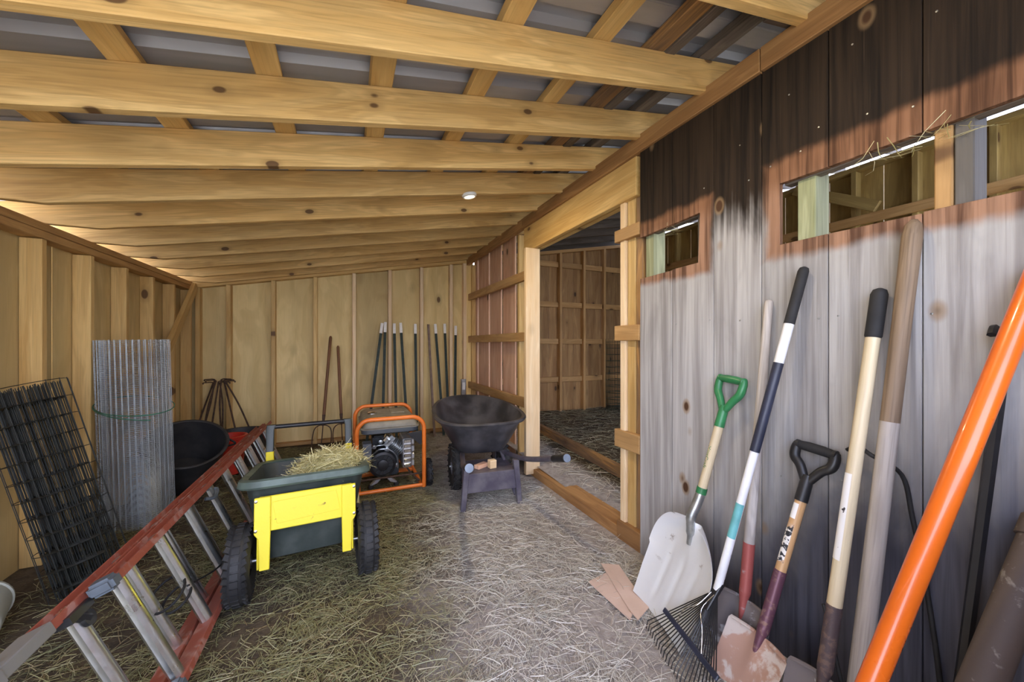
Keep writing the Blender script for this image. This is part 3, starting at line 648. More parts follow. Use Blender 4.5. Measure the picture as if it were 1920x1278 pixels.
for sx in (-1, 1):
    m = MB().prism([(sx*0.02, 0.11), (sx*0.06, 0.11), (sx*0.11, 0.062), (sx*0.09, 0.062), (sx*0.05, 0.075)], -0.30, -0.26, 'xz', Matrix.Translation((-0.05, 0.03, 0)))
    m.build('engine_foot', M_ALU, gen, 0, 0.004)
    MB().lathe([(0.02, 0.0), (0.022, 0.012), (0.018, 0.028)], 12, Matrix.Translation((-0.05+sx*0.10, -0.25, 0.036))).build('rubber_mount', M_RUB, gen, 30)
MB().lathe([(0.12, -0.06), (0.125, 0.0), (0.125, 0.2), (0.11, 0.24)], 24, at(RF, -0.02, 0.22, 0.22)).build('alternator', M_ENG, gen, 30)
for sx, yy in ((1, -0.29), (-1, -0.29)): wheel(gen, sx*0.315, yy+0.02, 0.115, 0.115, 0.05, M_BLACK, n=18)
MB().tube([(-0.33, -0.27, 0.115), (0.33, -0.27, 0.115)], 0.008, 8).build('axle', M_RUST, gen, 40)

# ------------------------------------------------------------------ wheelbarrow
bar = thing('wheelbarrow', 'charcoal plastic wheelbarrow standing in front of the doorway', 'wheelbarrow', (0.99, 2.634, 0), math.radians(-6))
def oval(hw, y0, y1, z0, z1, tp, n=40, e=3.2):
    """egg shaped ring: blunt towards the handles (y0), narrower and rounder towards the wheels (y1)"""
    o = []
    for k in range(n):
        a = 2*math.pi*k/n; c_, s_ = math.cos(a), math.sin(a)
        ee = e if s_ < 0 else 2.3
        x = hw*math.copysign(abs(c_)**(2/ee), c_); yv = math.copysign(abs(s_)**(2/ee), s_)
        t = (yv+1)/2; y = y0+(y1-y0)*t
        x *= 1-tp*t*t
        o.append((x, y, z0+(z1-z0)*t))
    return o
rings = [oval(0.19, 0.24, 0.72, 0.345, 0.345, 0.2), oval(0.215, 0.21, 0.78, 0.352, 0.36, 0.2), oval(0.30, 0.145, 0.98, 0.47, 0.52, 0.22), oval(0.372, 0.09, 1.13, 0.592, 0.672, 0.24),
         oval(0.40, 0.062, 1.16, 0.590, 0.670, 0.24), oval(0.407, 0.056, 1.166, 0.602, 0.682, 0.24), oval(0.398, 0.066, 1.156, 0.615, 0.697, 0.24), oval(0.372, 0.092, 1.13, 0.612, 0.694, 0.24),
         oval(0.30, 0.155, 0.97, 0.47, 0.52, 0.22), oval(0.205, 0.225, 0.76, 0.365, 0.372, 0.2), oval(0.14, 0.28, 0.66, 0.358, 0.36, 0.2)]
MB().loft(rings).build('tub', M_BARROW, bar, 50)
for sx in (-1, 1):
    pts = smoothpath([(sx*0.13, 0.60, 0.285), (sx*0.17, 0.30, 0.325), (sx*0.215, 0.0, 0.355), (sx*0.25, -0.20, 0.395), (sx*0.285, -0.52, 0.490)], 5)
    MB().tube(pts, 0.019, 10).build('handle', M_BARLEG, bar, 60)
    d = Vector((0.035, -0.32, 0.095)).normalized(); d.x *= sx; a = Vector((sx*0.283, -0.50, 0.484)); b = a+d*0.17
    g = MB().tube([a, a+d*0.01, b-d*0.01, b], [0.021, 0.024, 0.024, 0.022], 14).build('grip', M_BLACK, bar, 40)
    MB().tube([b-d*0.004, b+d*0.004, b+d*0.006], [0.025, 0.025, 0.016], 16).build('end_cap', plain('grey_blue_cap', (0.22, 0.27, 0.34), 0.5), g, 40)
    m = MB().prism([(sx*0.165, 0.345), (sx*0.21, 0.345), (sx*0.238, 0.0), (sx*0.20, 0.0)], -0.03, 0.012, 'xz')
    m.build('leg', M_BARLEG, bar, 0, 0.004)
    MB().tube([(sx*0.16, 0.30, 0.33), (sx*0.20, 0.03, 0.06)], 0.014, 8).build('leg_brace', M_BARLEG, bar, 50)
    wheel(bar, sx*0.20, 0.45, 0.19, 0.19, 0.088, plain('grey_hub', (0.16, 0.16, 0.18), 0.5), tread='diamond', n=24)
MB().prism([(-0.18, 0.272), (0.18, 0.272), (0.195, 0.13), (-0.195, 0.13)], -0.022, -0.008, 'xz').build('leg_panel', M_BARLEG, bar, 0, 0.003)
MB().box(-0.19, 0.19, -0.01, 0.30, 0.262, 0.272).build('under_tray', M_BARLEG, bar, 0, 0.002)
MB().tube([(-0.25, 0.45, 0.19), (0.25, 0.45, 0.19)], 0.010, 8).build('axle', M_STEEL, bar, 40)
for sx in (-1, 1): MB().prism([(0.38, 0.30), (0.50, 0.30), (0.47, 0.17), (0.43, 0.17)], sx*0.14-0.004, sx*0.14+0.004, 'yz').build('axle_bracket', M_BARLEG, bar, 0, 0.002)
for i, (x, y, L, w_, rz, lab) in enumerate(((0.945, 2.74, 0.11, 0.05, 0.5, 'flat reddish wood scrap lying under the wheelbarrow tub'), (1.02, 2.70, 0.055, 0.05, 0.1, 'short pale wood block standing under the wheelbarrow tub'))):
    o = MB().box(-L/2, L/2, -w_/2, w_/2, 0, 0.03 if i == 0 else 0.062).build('wood_offcut', W_PINK if i == 0 else W_PALE, None, 0, 0.003, M=Matrix.Translation((x, y, 0.2725)) @ Matrix.Rotation(rz, 4, 'Z'))
    tag(o, lab, 'wood')

# ------------------------------------------------------------------ extension ladder lying on its edge
LAX, LAZ = -0.580, 0.040; UX, UZ = -0.750, 0.440
lad = thing('extension_ladder', 'red fibreglass extension ladder with aluminium rungs lying on its edge', 'ladder', (LAX, 1.2, 0))
e = Vector((UX-LAX, 0, UZ-LAZ)); WID = e.length; e.normalize(); nrm = Vector((e.z, 0, -e.x))
LB = basis(e, (0, 1, 0), nrm, (0, -1.2, LAZ))    # local: x along the rungs, y along the rails (world y), z out of the ladder plane
def chan(x, side, z0, z1, ya, yb):
    f_ = 0.026*side; t_ = 0.006*side
    poly = [(x-f_*0.5, z0), (x+f_*0.5, z0), (x+f_*0.5, z0+0.007), (x-f_*0.5+t_, z0+0.007), (x-f_*0.5+t_, z1-0.007), (x+f_*0.5, z1-0.007), (x+f_*0.5, z1), (x-f_*0.5, z1)]
    return MB().prism(poly, ya, yb, 'xz', LB)
for sec, (z0, z1, ya, yb) in enumerate(((-0.066, -0.002, 1.30, 4.32), (0.014, 0.074, 1.63, 4.28))):
    for x, side in ((0.0, -1), (WID, 1)):
        rl = chan(x, side, z0, z1, ya, yb).build('side_rail', M_RED, lad, 20, 0.0015)
        y = 1.58 if sec == 0 else 1.665
        while y < yb-0.1:
            MB().lathe([(0.026, 0.0), (0.026, 0.004), (0.016, 0.005)], 14, LB @ Matrix.Translation((x-side*0.013+side*0.006, y, (z0+z1)/2)) @ basis((0, 0, 1), (0, 1, 0), (side, 0, 0))).build('rung_plate', M_RUNG, rl, 40)
            y += 0.295
    y = 1.58 if sec == 0 else 1.665
    while y < yb-0.1:
        sect = [(0.024*math.cos(a), 0.0215*math.sin(a)) for a in [2*math.pi*k/18 for k in range(18)]]
        sect = [(a*(1.0+0.05*math.cos(9*i*2*math.pi/18)), b) for i, (a, b) in enumerate(sect)]
        m = MB().loft([[(xx, y+a, (z0+z1)/2+b) for a, b in sect] for xx in (0.0, WID)], M=LB); m.build('rung', M_RUNG, lad, 30)
        y += 0.295
for x, s in ((0.0, -1), (WID, 1)):
    MB().box(x-0.022, x+0.022, 1.585, 1.640, 0.010, 0.078, LB).build('end_cap', M_CAPGREY, lad, 30, 0.010, 3)
    # hinged shoe at the foot
    sp = MB().box(x-0.017, x+0.017, 1.28, 1.47, -0.070, 0.0, LB).build('shoe_plate', M_SHOE, lad, 0, 0.003)
    m = MB().box(x-0.02, x+0.02, 1.02, 1.30, -0.075, -0.068, LB); m.box(x-0.02, x+0.02, 1.02, 1.30, -0.005, 0.003, LB); m.box(x-0.020, x+0.012, 1.02, 1.16, -0.07, 0.0, LB)
    m.build('shoe_bracket', M_SHOE, sp, 0, 0.002)
    MB().box(x-0.012, x+0.012, 1.10, 1.29, -0.064, -0.008, LB).build('shoe_pad', M_RUB, sp, 0, 0.004)
    MB().lathe([(0.010, 0), (0.010, 0.03), (0.006, 0.034)], 12, LB @ Matrix.Translation((x, 1.33, -0.035)) @ basis((0, 0, 1), (0, 1, 0), (s, 0, 0))).build('pivot_bolt', M_CHROME, sp, 40)
    m = MB().box(x-s*0.02-0.012, x-s*0.02+0.012, 1.50, 1.60, 0.0-0.03, 0.0+0.012, LB); m.lathe([(0.024, -0.006), (0.024, 0.006)], 18, LB @ Matrix.Translation((x-s*0.06, 1.58, -0.006)))
    m.tube([(x-s*0.02, 1.54, -0.01), (x-s*0.06, 1.58, -0.006)], 0.014, 6, M=LB); m.build('rung_brace', M_BLACK, lad, 30)
    m = MB().tube(smoothpath([(x-s*0.05, 2.44, 0.05), (x-s*0.07, 2.48, 0.075), (x-s*0.05, 2.56, 0.07), (x-s*0.02, 2.52, 0.04)]), 0.009, 6, M=LB); m.build('rung_lock', M_CAPGREY, lad, 50)
def ring_path(x, y0, y1, z0, z1, r, tilt=0.0):
    return [(x+tilt*math.cos(a), (y0+y1)/2+((y1-y0)/2+r)*math.cos(a), (z0+z1)/2+((z1-z0)/2+r)*math.sin(a)) for a in [2*math.pi*k/22 for k in range(22)]]
m = MB().tube(ring_path(0.205, 1.875, 1.96, -0.034, 0.034, 0.027, 0.03), 0.005, 6, closed=True, M=LB)
m.tube(ring_path(0.165, 1.90, 1.96, -0.01, 0.034, 0.027, 0.02), 0.005, 6, closed=True, M=LB)
m.tube(smoothpath([(0.19, 1.93, 0.06), (0.16, 2.02, 0.05), (0.12, 2.14, 0.06), (0.10, 2.24, 0.058), (0.10, 2.30, 0.0)]), 0.004, 6, M=LB)
m.build('tie_strap', M_STRAP, lad, 60)

# ------------------------------------------------------------------ wire rolls
def wire_roll(parent, mat, rr, turns, h, dv, dh, wr, squash=1.0, step=0.045, flap=None, M=None, nv=4, phase=0.0):
    """spiral roll of welded mesh: upright wires dv apart, hoops dh apart"""
    r0, r1 = rr; path = []; a = phase
    while a < 2*math.pi*turns+phase:
        r = r0+(r1-r0)*(a-phase)/(2*math.pi*turns); path.append((r*math.cos(a), squash*r*math.sin(a))); a += step/r
    if flap: path += [(path[-1][0]+flap[0]*k*step, path[-1][1]+flap[1]*k*step) for k in range(1, int(flap[2]/step))]
    m = MB(); acc = dv; last = path[0]
    m2 = MB()
    for p in path:
        acc += math.dist(p, last); last = p
        if acc >= dv: m.tube([(p[0], p[1], 0), (p[0], p[1], h)], wr*(0.62 if dh > 0.05 else 1), nv, False); acc = 0
    k = 0; z = 0.0
    while z <= h+1e-6:
        m2.tube([(x, y, z) for x, y in path], wr, 3, False); z += dh
    m.build('upright_wires', mat, parent, 0, M=M, kind='stuff'); m2.build('hoop_wires', mat, parent, 0, M=M, kind='stuff')
hr = thing('hardware_cloth_roll', 'tall roll of grey fine wire mesh standing by the side wall', 'wire roll', (-1.325, 3.42, 0), 0.0)
wire_roll(hr, M_GALV, (0.15, 0.198), 3.0, 1.255, 0.0125, 0.0125, 0.0012, 0.9, 0.03, M=Matrix.Rotation(math.radians(-1.5), 4, 'Y'), nv=3, flap=None)
MB().tube([(0.202*math.cos(a)-0.02, 0.182*math.sin(a), 0.80+0.05*math.cos(a-2.2)) for a in [2*math.pi*k/30 for k in range(30)]], 0.0035, 5, closed=True).build('tie_wire', M_GREENWIRE, hr, 60)
MB().tube([(0.203*math.cos(a)-0.02, 0.183*math.sin(a), 0.77-0.10*math.cos(a+0.5)*0.6) for a in [math.radians(d) for d in range(190, 320, 10)]], 0.0035, 5).build('tie_wire', M_GREENWIRE, hr, 60)
br = thing('fence_wire_roll', 'leaning roll of black welded fence wire beside the grey mesh roll', 'wire roll', M=frame((-1.16, 2.56, 0.0), (-1.415, 2.60, 0.93), (0, -1, 0)))
wire_roll(br, M_WIRE, (0.03, 0.125), 8.3, 1.05, 0.031, 0.088, 0.0030, 1.0, 0.035, nv=4)
lf = MB()
for k in range(13): lf.tube([(0.13*math.cos(a), 0.15*math.sin(a), 0.0+0.088*k) for a in [math.radians(d) for d in range(-120, 121, 15)]], 0.0018, 4, False)
for d in (-120, -100, -78, -55, 55, 78, 100, 120): lf.tube([(0.13*math.cos(math.radians(d)), 0.15*math.sin(math.radians(d)), 0), (0.13*math.cos(math.radians(d)), 0.15*math.sin(math.radians(d)), 1.06)], 0.0018, 4, False)
lf.build('loose_outer_turn', M_WIRE, br, 0, kind='stuff')

# ------------------------------------------------------------------ tubs and buckets at the back left
def tub(name, label, cat, loc, r0, r1, h, mat, M=None, group=None, handles=True):
    t = thing(name, label, cat, loc, 0, group)
    if M is not None: t.matrix_world = M
    MB().lathe([(r0*0.4, 0.0), (r0, 0.004), (r1, h-0.01), (r1+0.012, h-0.012), (r1+0.014, h+0.002), (r1, h+0.006), (r1-0.010, h), (r0-0.006, 0.014), (r0*0.4, 0.012)], 36).build('body', mat, t, 40)
    return t
t1 = tub('muck_tub', 'black rubber tub tipped open between mesh roll and ladder', 'tub', (0, 0, 0), 0.20, 0.26, 0.38, M_TUB, M=Matrix.Translation((-1.25, 3.98, 0.115)) @ Matrix.Rotation(0.35, 4, 'Z') @ Matrix.Rotation(math.radians(33), 4, 'X'))
MB().tube(smoothpath([(0.26, -0.05, 0.33), (0.32, 0, 0.30), (0.26, 0.05, 0.33)]), 0.008, 6).build('rope_handle', M_STRAP, t1, 50)
t2 = tub('feed_tub', 'wide black tub behind the red buckets at the back wall', 'tub', (-1.0, 4.62, 0), 0.19, 0.235, 0.33, M_TUB)
for i, (z, lab) in enumerate(((0.0, 'lowest red plastic bucket of the nested stack beside the ladder'), (0.035, 'middle red plastic bucket of the nested stack beside the ladder'), (0.07, 'topmost red plastic bucket of the nested stack beside the ladder'))):
    tub('red_bucket', lab, 'bucket', (-1.01, 4.26, z+0.02), 0.095, 0.125, 0.28, M_REDPL, group='nested red buckets')
pb = thing('plastic_bucket', 'pale dusty plastic bucket lying at the edge beside the ladder foot', 'bucket', M=Matrix.Translation((-1.445, 2.36, 0.105)) @ Matrix.Rotation(math.radians(25), 4, 'Z') @ Matrix.Rotation(math.radians(90), 4, 'X'))
MB().lathe([(0.004, 0.24), (0.075, 0.242), (0.087, 0.23), (0.09, 0.20), (0.098, 0.0), (0.104, -0.005), (0.104, -0.02), (0.096, -0.02), (0.084, 0.22), (0.004, 0.23)], 32).build('body', M_PALEPL, pb, 40)

# ------------------------------------------------------------------ fence stakes, forks and posts at the back wall
apex = Vector((-1.30, 5.09, 0.80))
feet = [(-1.52, 4.78), (-1.44, 4.72), (-1.37, 4.70), (-1.33, 4.76), (-1.20, 4.74), (-1.16, 4.70), (-1.02, 4.76), (-0.86, 4.82)]
words = ('first', 'second', 'third', 'fourth', 'fifth', 'sixth', 'seventh', 'last')
for i, (x, y) in enumerate(feet):
    top = apex+Vector(((i-3.5)*0.016, -0.014*(i % 3), 0.012*((i*3) % 4)))
    t = thing('fence_stake', f'{words[i]} from the wall of the dark iron stakes fanned against the back wall', 'stake', (x, y, 0), 0, 'fanned iron stakes')
    b = Vector((0.018*math.sin(i*2.1), 0, 0)); d = top-Vector((x, y, 0))
    MB().tube(smoothpath([(0, 0, 0), d*0.35+b, d*0.7+b*1.4, d], 5), 0.0085, 6).build('rod', M_RUST, t, 60)
    s = -1 if i < 3 else 1
    MB().tube(smoothpath([d, d+Vector((s*0.02, 0, 0.006)), d+Vector((s*0.06, -0.003, 0.004)), d+Vector((s*0.085, -0.003, 0.002)), d+Vector((s*0.092, -0.003, -0.006)), d+Vector((s*0.085, -0.003, -0.012))], 4), 0.0055, 6).build('pigtail', M_RUST, t, 60)
def fork(base, top, label, ht):
    t = thing('pitchfork', label, 'fork', M=frame(base, top, (1, 0, 0))); L = (Vector(top)-Vector(base)).length
    MB().tube([(0, 0, 0.36), (0, 0, 0.40), (0, 0, L-0.02), (0, 0, L)], [0.012, 0.017, 0.0165, 0.010], 10).build('handle', W_FORK, t, 50)
    MB().tube([(0, 0, 0.27), (0, 0, 0.40)], [0.010, 0.0185], 10).build('ferrule', M_RUST, t, 50)
    for x in (-0.095, 0.0, 0.095):
        p = [(0, 0, 0.28), (x*0.45, 0, 0.275), (x*0.9, 0, 0.235), (x*1.05, 0, 0.13), (x*1.0, -0.02, 0.0)] if x else [(0, 0, 0.28), (0, 0, 0.15), (0, -0.02, 0.0)]
        MB().tube(smoothpath(p, 5), 0.0058, 6).build('tine', M_RUST, t, 60)
fork((-0.285, 4.86, 0.0), (-0.195, 5.165, 1.325), 'taller brown handled pitchfork against the back wall', 1)
fork((-0.055, 4.86, 0.0), (-0.112, 5.165, 1.205), 'shorter dark handled pitchfork beside the generator', 1)
tp = [(0.413, 0.279, 1.50), (0.452, 0.412, 1.515), (0.564, 0.566, 1.50), (0.645, 0.685, 1.51), (0.837, 0.827, 1.50), (1.107, 1.149, 1.505), (1.239, 1.243, 1.51), (1.397, 1.347, 1.485)]
lab = ['slanting green fence post, nearest the generator frame', 'green fence post crossing just behind the slanting one', 'third green white-tipped fence post from the generator side', 'fourth green white-tipped fence post from the generator side',
       'green white-tipped fence post standing alone in the middle of the row', 'green white-tipped fence post next to the bare grey bar', 'seventh green white-tipped fence post from the generator side', 'green white-tipped fence post nearest the doorway corner']
for i, (xt, xm, zt) in enumerate(tp):
    xb = xt+(xm-xt)*zt/(zt-0.51); base = (xb, 4.92-0.012*(i % 2), 0.0); top = (xt, 5.155, zt)
    t = thing('fence_post', lab[i], 'post', M=frame(base, top, (1, 0, 0)), group='green white-tipped fence posts'); L = (Vector(top)-Vector(base)).length
    def tsec(w, d, z): return [(-w, -0.003, z), (w, -0.003, z), (w, 0.003, z), (0.003, 0.003, z), (0.003, d, z), (-0.003, d, z), (-0.003, 0.003, z), (-w, 0.003, z)]
    m = MB().loft([tsec(0.017, 0.03, 0.0), tsec(0.017, 0.03, L-0.135)])
    for k in range(int((L-0.5)/0.055)): m.box(-0.006, 0.006, -0.010, -0.002, 0.35+0.055*k, 0.362+0.055*k)
    m.build('post_body', M_TPOST, t, 0)
    MB().loft([tsec(0.0178, 0.031, L-0.135), tsec(0.0178, 0.031, L)]).build('white_tip', M_TPTIP, t, 0)
t = thing('steel_bar', 'bare grey flat bar among the green fence posts', 'bar', M=frame((1.045, 4.9, 0), (1.013, 5.16, 1.505), (1, 0, 0)))
m = MB().box(-0.016, 0.016, -0.003, 0.003, 0, 1.52); m.box(-0.016, -0.011, -0.018, 0.0, 0, 1.52); m.build('angle_profile', plain('rusty_grey_bar', (0.24, 0.17, 0.13), 0.7, 0.3), t, 0, 0.001)
t = thing('strut_post', 'short galvanised strut standing behind the wheelbarrow', 'post', (1.46, 4.98, 0))
m = MB().box(-0.033, 0.033, -0.012, -0.008, 0, 0.745); m.box(-0.033, -0.029, -0.012, 0.02, 0, 0.745); m.box(0.029, 0.033, -0.012, 0.02, 0, 0.745)
m.build('channel', M_STEEL, t, 0)
MB().box(-0.02, 0.02, -0.0135, -0.0118, 0.60, 0.70).build('tag_plate', M_WHITE, t, 0)
gw = thing('green_wire_roll', 'dark green wire roll standing in the dim corner of the stall', 'wire roll', (3.93, 4.78, 0.16), 0)
wire_roll(gw, plain('dark_green_wire', (0.02, 0.05, 0.035), 0.5), (0.12, 0.20), 2.2, 1.15, 0.03, 0.10, 0.0028, nv=3)

# ------------------------------------------------------------------ tools leaning on the weathered wall (local -y faces the room, +y the wall)
def sheet(fn, nu, nv, th):
    m = MB(); fr = [fn(-1+2*i/nu, j/nv) for j in range(nv+1) for i in range(nu+1)]
    bk = [(x, y+th, z) for x, y, z in fr]; n = nu+1; K = len(fr); fs = []
    for j in range(nv):
        for i in range(nu):
            q = (j*n+i, j*n+i+1, (j+1)*n+i+1, (j+1)*n+i); fs.append(q); fs.append(tuple(K+k for k in q[::-1]))
    edge = [i for i in range(n)]+[j*n+nu for j in range(1, nv+1)]+[nv*n+i for i in range(nu-1, -1, -1)]+[j*n for j in range(nv-1, 0, -1)]
    for a, b in zip(edge, edge[1:]+edge[:1]): fs.append((b, a, K+a, K+b))
    return m.add(fr+bk, fs)
def dgrip(t, L, w, h, mat, gmat, fr=0.021):
    m = MB().tube([(0, 0, L-h-0.075), (0, 0, L-h-0.01), (0, 0, L-h+0.02)], [fr, fr*0.96, fr*0.8], 14); m.build('ferrule', mat, t, 50)
    for s in (-1, 1):
        pts = smoothpath([(s*0.004, 0, L-h-0.005), (s*w*0.26, 0, L-h+0.045), (s*w*0.46, 0, L-h*0.48), (s*w*0.5, 0, L-0.035), (s*w*0.47, 0, L-0.012)], 5)
        MB().tube(pts, [0.014+0.003*math.sin(i/len(pts)*3) for i in range(len(pts))], 10).build('yoke_arm', mat, t, 60)
        MB().lathe([(0.017, -0.006), (0.018, 0.004), (0.012, 0.008)], 14, Matrix.Translation((s*w*0.48, 0, L-0.018)) @ basis((0, 0, 1), (0, 1, 0), (s, 0, 0))).build('end_boss', mat, t, 40)
    MB().tube([(-w*0.46, 0, L-0.018), (-w*0.2, 0, L-0.016), (w*0.2, 0, L-0.016), (w*0.46, 0, L-0.018)], [0.0155, 0.0175, 0.0175, 0.0155], 14).build('crosspiece', gmat, t, 60)
def round_handle(t, z0, z1, r0, r1, mat, name='handle', dome=True, n=14):
    pts = [(0, 0, z0), (0, 0, (z0+z1)/2), (0, 0, z1-(r1*0.8 if dome else 0))]; rs = [r0, (r0+r1)/2*1.0, r1]
    if dome: pts += [(0, 0, z1-r1*0.3), (0, 0, z1)]; rs += [r1*0.8, r1*0.25]
    return MB().tube(pts, rs, n).build(name, mat, t, 50)
def patch(t, z0, z1, r, a0, a1, mat, name, parent=None):
    m = MB(); n = 10
    rows = [[(r*math.cos(math.radians(a0+(a1-a0)*k/n)), r*math.sin(math.radians(a0+(a1-a0)*k/n)), z) for k in range(n+1)] for z in (z0, (z0+z1)/2, z1)]
    m.loft(rows, cap=False, wrap=False); return m.build(name, mat, parent or t, 60)

# --- grain scoop
b_, t_ = (1.285, 1.235, 0.004), (1.548, 1.110, 1.085)
M = frame(b_, t_, (-0.20, -0.98, 0)); L = (Vector(t_)-Vector(b_)).length
sc = thing('grain_scoop', 'wide aluminium scoop shovel with a green handle grip', 'shovel', M=M)
def fn(u, v):
    hw = 0.192 if v < 0.55 else 0.192*math.sqrt(max(0.0, 1-((v-0.55)/0.47)**2.4))+0.012
    hw *= 0.93+0.07*min(1, v/0.3)
    au = abs(u); y = -0.055*au**3.0*(0.35+0.65*v)-0.030*(max(0, v-0.72)/0.28)**2*0+0.035*math.sin(v*1.5)-0.05*(1-v)**2*0.6
    for c0 in (-0.42, 0.0, 0.42): y += 0.006*math.exp(-((u-c0)/0.07)**2)*min(1, max(0, (v-0.06)*8))*min(1, max(0, (0.72-v)*6))
    y -= 0.02*math.exp(-(u/0.22)**2)*max(0, (v-0.55)/0.45)
    return (u*hw, y-0.012, 0.455*v)
bl = sheet(fn, 40, 34, 0.0025).build('scoop_blade', M_SCOOP, sc, 50)
MB().tube(smoothpath([(0, 0.012, 0.355), (0, -0.002, 0.42), (0, -0.016, 0.475), (0, -0.006, 0.535), (0, 0, 0.59)], 5), [0.012]*4+[0.018]*5+[0.0205]*12, 14).build('socket', M_ALU, sc, 50)
round_handle(sc, 0.585, L-0.215, 0.0185, 0.0185, W_HANDLE, dome=False)
MB().tube([(0, 0, 0.585), (0, 0, 0.612)], 0.0215, 16).build('green_band', M_GREENPL, sc, 40)
dgrip(sc, L, 0.135, 0.155, M_GREENPL, M_GREENPL, 0.0205)
def lettering(txt, size, mat, parent, M):
    cu = bpy.data.curves.new('lettering', 'FONT'); cu.body = txt; cu.size = size; cu.extrude = 0.0; cu.align_x = 'LEFT'; cu.align_y = 'CENTER'
    tmp = bpy.data.objects.new('tmp', cu); C.objects.link(tmp); dg = bpy.context.evaluated_depsgraph_get()
    me = bpy.data.meshes.new_from_object(tmp.evaluated_get(dg)); bpy.data.objects.remove(tmp)
    for v in me.vertices:      # wrap round the handle
        a = v.co.y/0.0189; v.co = Vector((v.co.x, math.sin(a)*0.0189, math.cos(a)*0.0189))
    o = bpy.data.objects.new('lettering', me); C.objects.link(o); me.materials.clear(); me.materials.append(mat); o.parent = parent; o.matrix_local = M; return o
ao = math.radians(-8)
lettering('MintCraft', 0.026, M_GREENPL, sc, basis((0, 0, -1), (math.cos(ao), math.sin(ao), 0), (math.sin(ao), -math.cos(ao), 0), (0, 0, 0.80)))

# --- leaf rake
ap = Vector((1.295, 0.992, 0.286)); topr = Vector((1.552, 0.831, 1.512)); floor_pt = Vector((1.12, 1.03, 0.0))
rk = thing('leaf_rake', 'wire tined leaf rake with a white and black handle', 'rake', floor_pt)
def wp(p): return tuple(Vector(p)-floor_pt)
hd = (topr-ap).normalized(); LH = (topr-ap).length
def hseg(a, b, r, mat, name, dome=False):
    pts = [wp(ap+hd*a), wp(ap+hd*((a+b)/2)), wp(ap+hd*b)]; rs = [r, r, r]
    if dome: pts = pts[:-1]+[wp(ap+hd*(b-r)), wp(ap+hd*(b-r*0.3)), wp(ap+hd*b)]; rs = [r, r, r, r*0.8, r*0.3]
    return MB().tube(pts, rs, 16).build(name, mat, rk, 50)
hseg(0.0, 0.20, 0.0145, M_WHPAINT, 'handle_ferrule'); hseg(0.05, 0.55, 0.0150, M_WHPAINT, 'handle_lower')
hseg(0.55, 0.895, 0.0172, M_NAVY, 'navy_sleeve'); hseg(0.895, 1.045, 0.0165, M_WHPAINT, 'handle_upper'); hseg(1.045, LH, 0.0178, M_GRIP, 'grip', True)
m = MB(); lft = Vector((-0.5, 0.86, 0)).normalized()
fwd = Vector((-0.62, -0.72, 0.25)).normalized(); sd = hd.cross(fwd).normalized(); fw2 = sd.cross(hd)
rows = []
for z in (0.21, 0.28, 0.345):
    rows.append([wp(ap+hd*z+(fw2*math.cos(a)+sd*math.sin(a))*0.0156) for a in [math.radians(-95+17*k) for k in range(9)]])
m.loft(rows, cap=False, wrap=False).build('teal_label', M_TEAL, rk, 60)
A = Vector((-0.56, 0.12, -0.82)).normalized(); B = Vector((-0.27, -0.96, 0.0)).normalized()
NB = A.cross(B).normalized(); NB = NB if NB.z > 0 else -NB
NT = 24
tips = []
for k in range(NT):
    s = -1+2*k/(NT-1); root = ap+A*(0.015+0.06*(1-abs(s)))+B*s*0.012
    mid = ap+A*0.215+B*s*0.150; tip = ap+A*(0.325-0.02*s*s)+B*s*0.215; tip.z = max(tip.z, 0.030)
    hook = tip+A*0.012; hook.z = 0.004
    MB().tube([wp(root), wp(mid), wp(tip), wp(hook)], 0.0021, 5).build('tine', M_BLACK, rk, 60)
c0, c1 = ap+A*0.215-B*0.165+NB*0.004, ap+A*0.215+B*0.165+NB*0.004
rows = []
for p in (c0, c1): rows.append([wp(p+A*a+NB*b) for a, b in ((-0.010, -0.004), (0.010, -0.004), (0.010, 0.006), (-0.010, 0.006))])
MB().loft(rows).build('tine_brace', M_NAVY, rk, 0, 0.003)
m = MB()
for s in (-1, 1): m.tube(smoothpath([wp(ap+A*0.02+B*s*0.008+NB*0.008), wp(ap+A*0.09+B*s*0.012+NB*0.03), wp(ap+A*0.14+B*s*0.055+NB*0.03), wp(ap+A*0.205+B*s*0.075+NB*0.008)], 4), 0.0022, 6)
m.build('spring_wire', M_CHROME, rk, 60)
MB().loft([[wp(ap-A*0.03+B*x+NB*z) for x, z in ((-0.018, -0.006), (0.018, -0.006), (0.018, 0.012), (-0.018, 0.012))], [wp(ap+A*0.085+B*x+NB*z) for x, z in ((-0.012, -0.005), (0.012, -0.005), (0.012, 0.008), (-0.012, 0.008))]]).build('head_clamp', M_BLACK, rk, 0, 0.003)

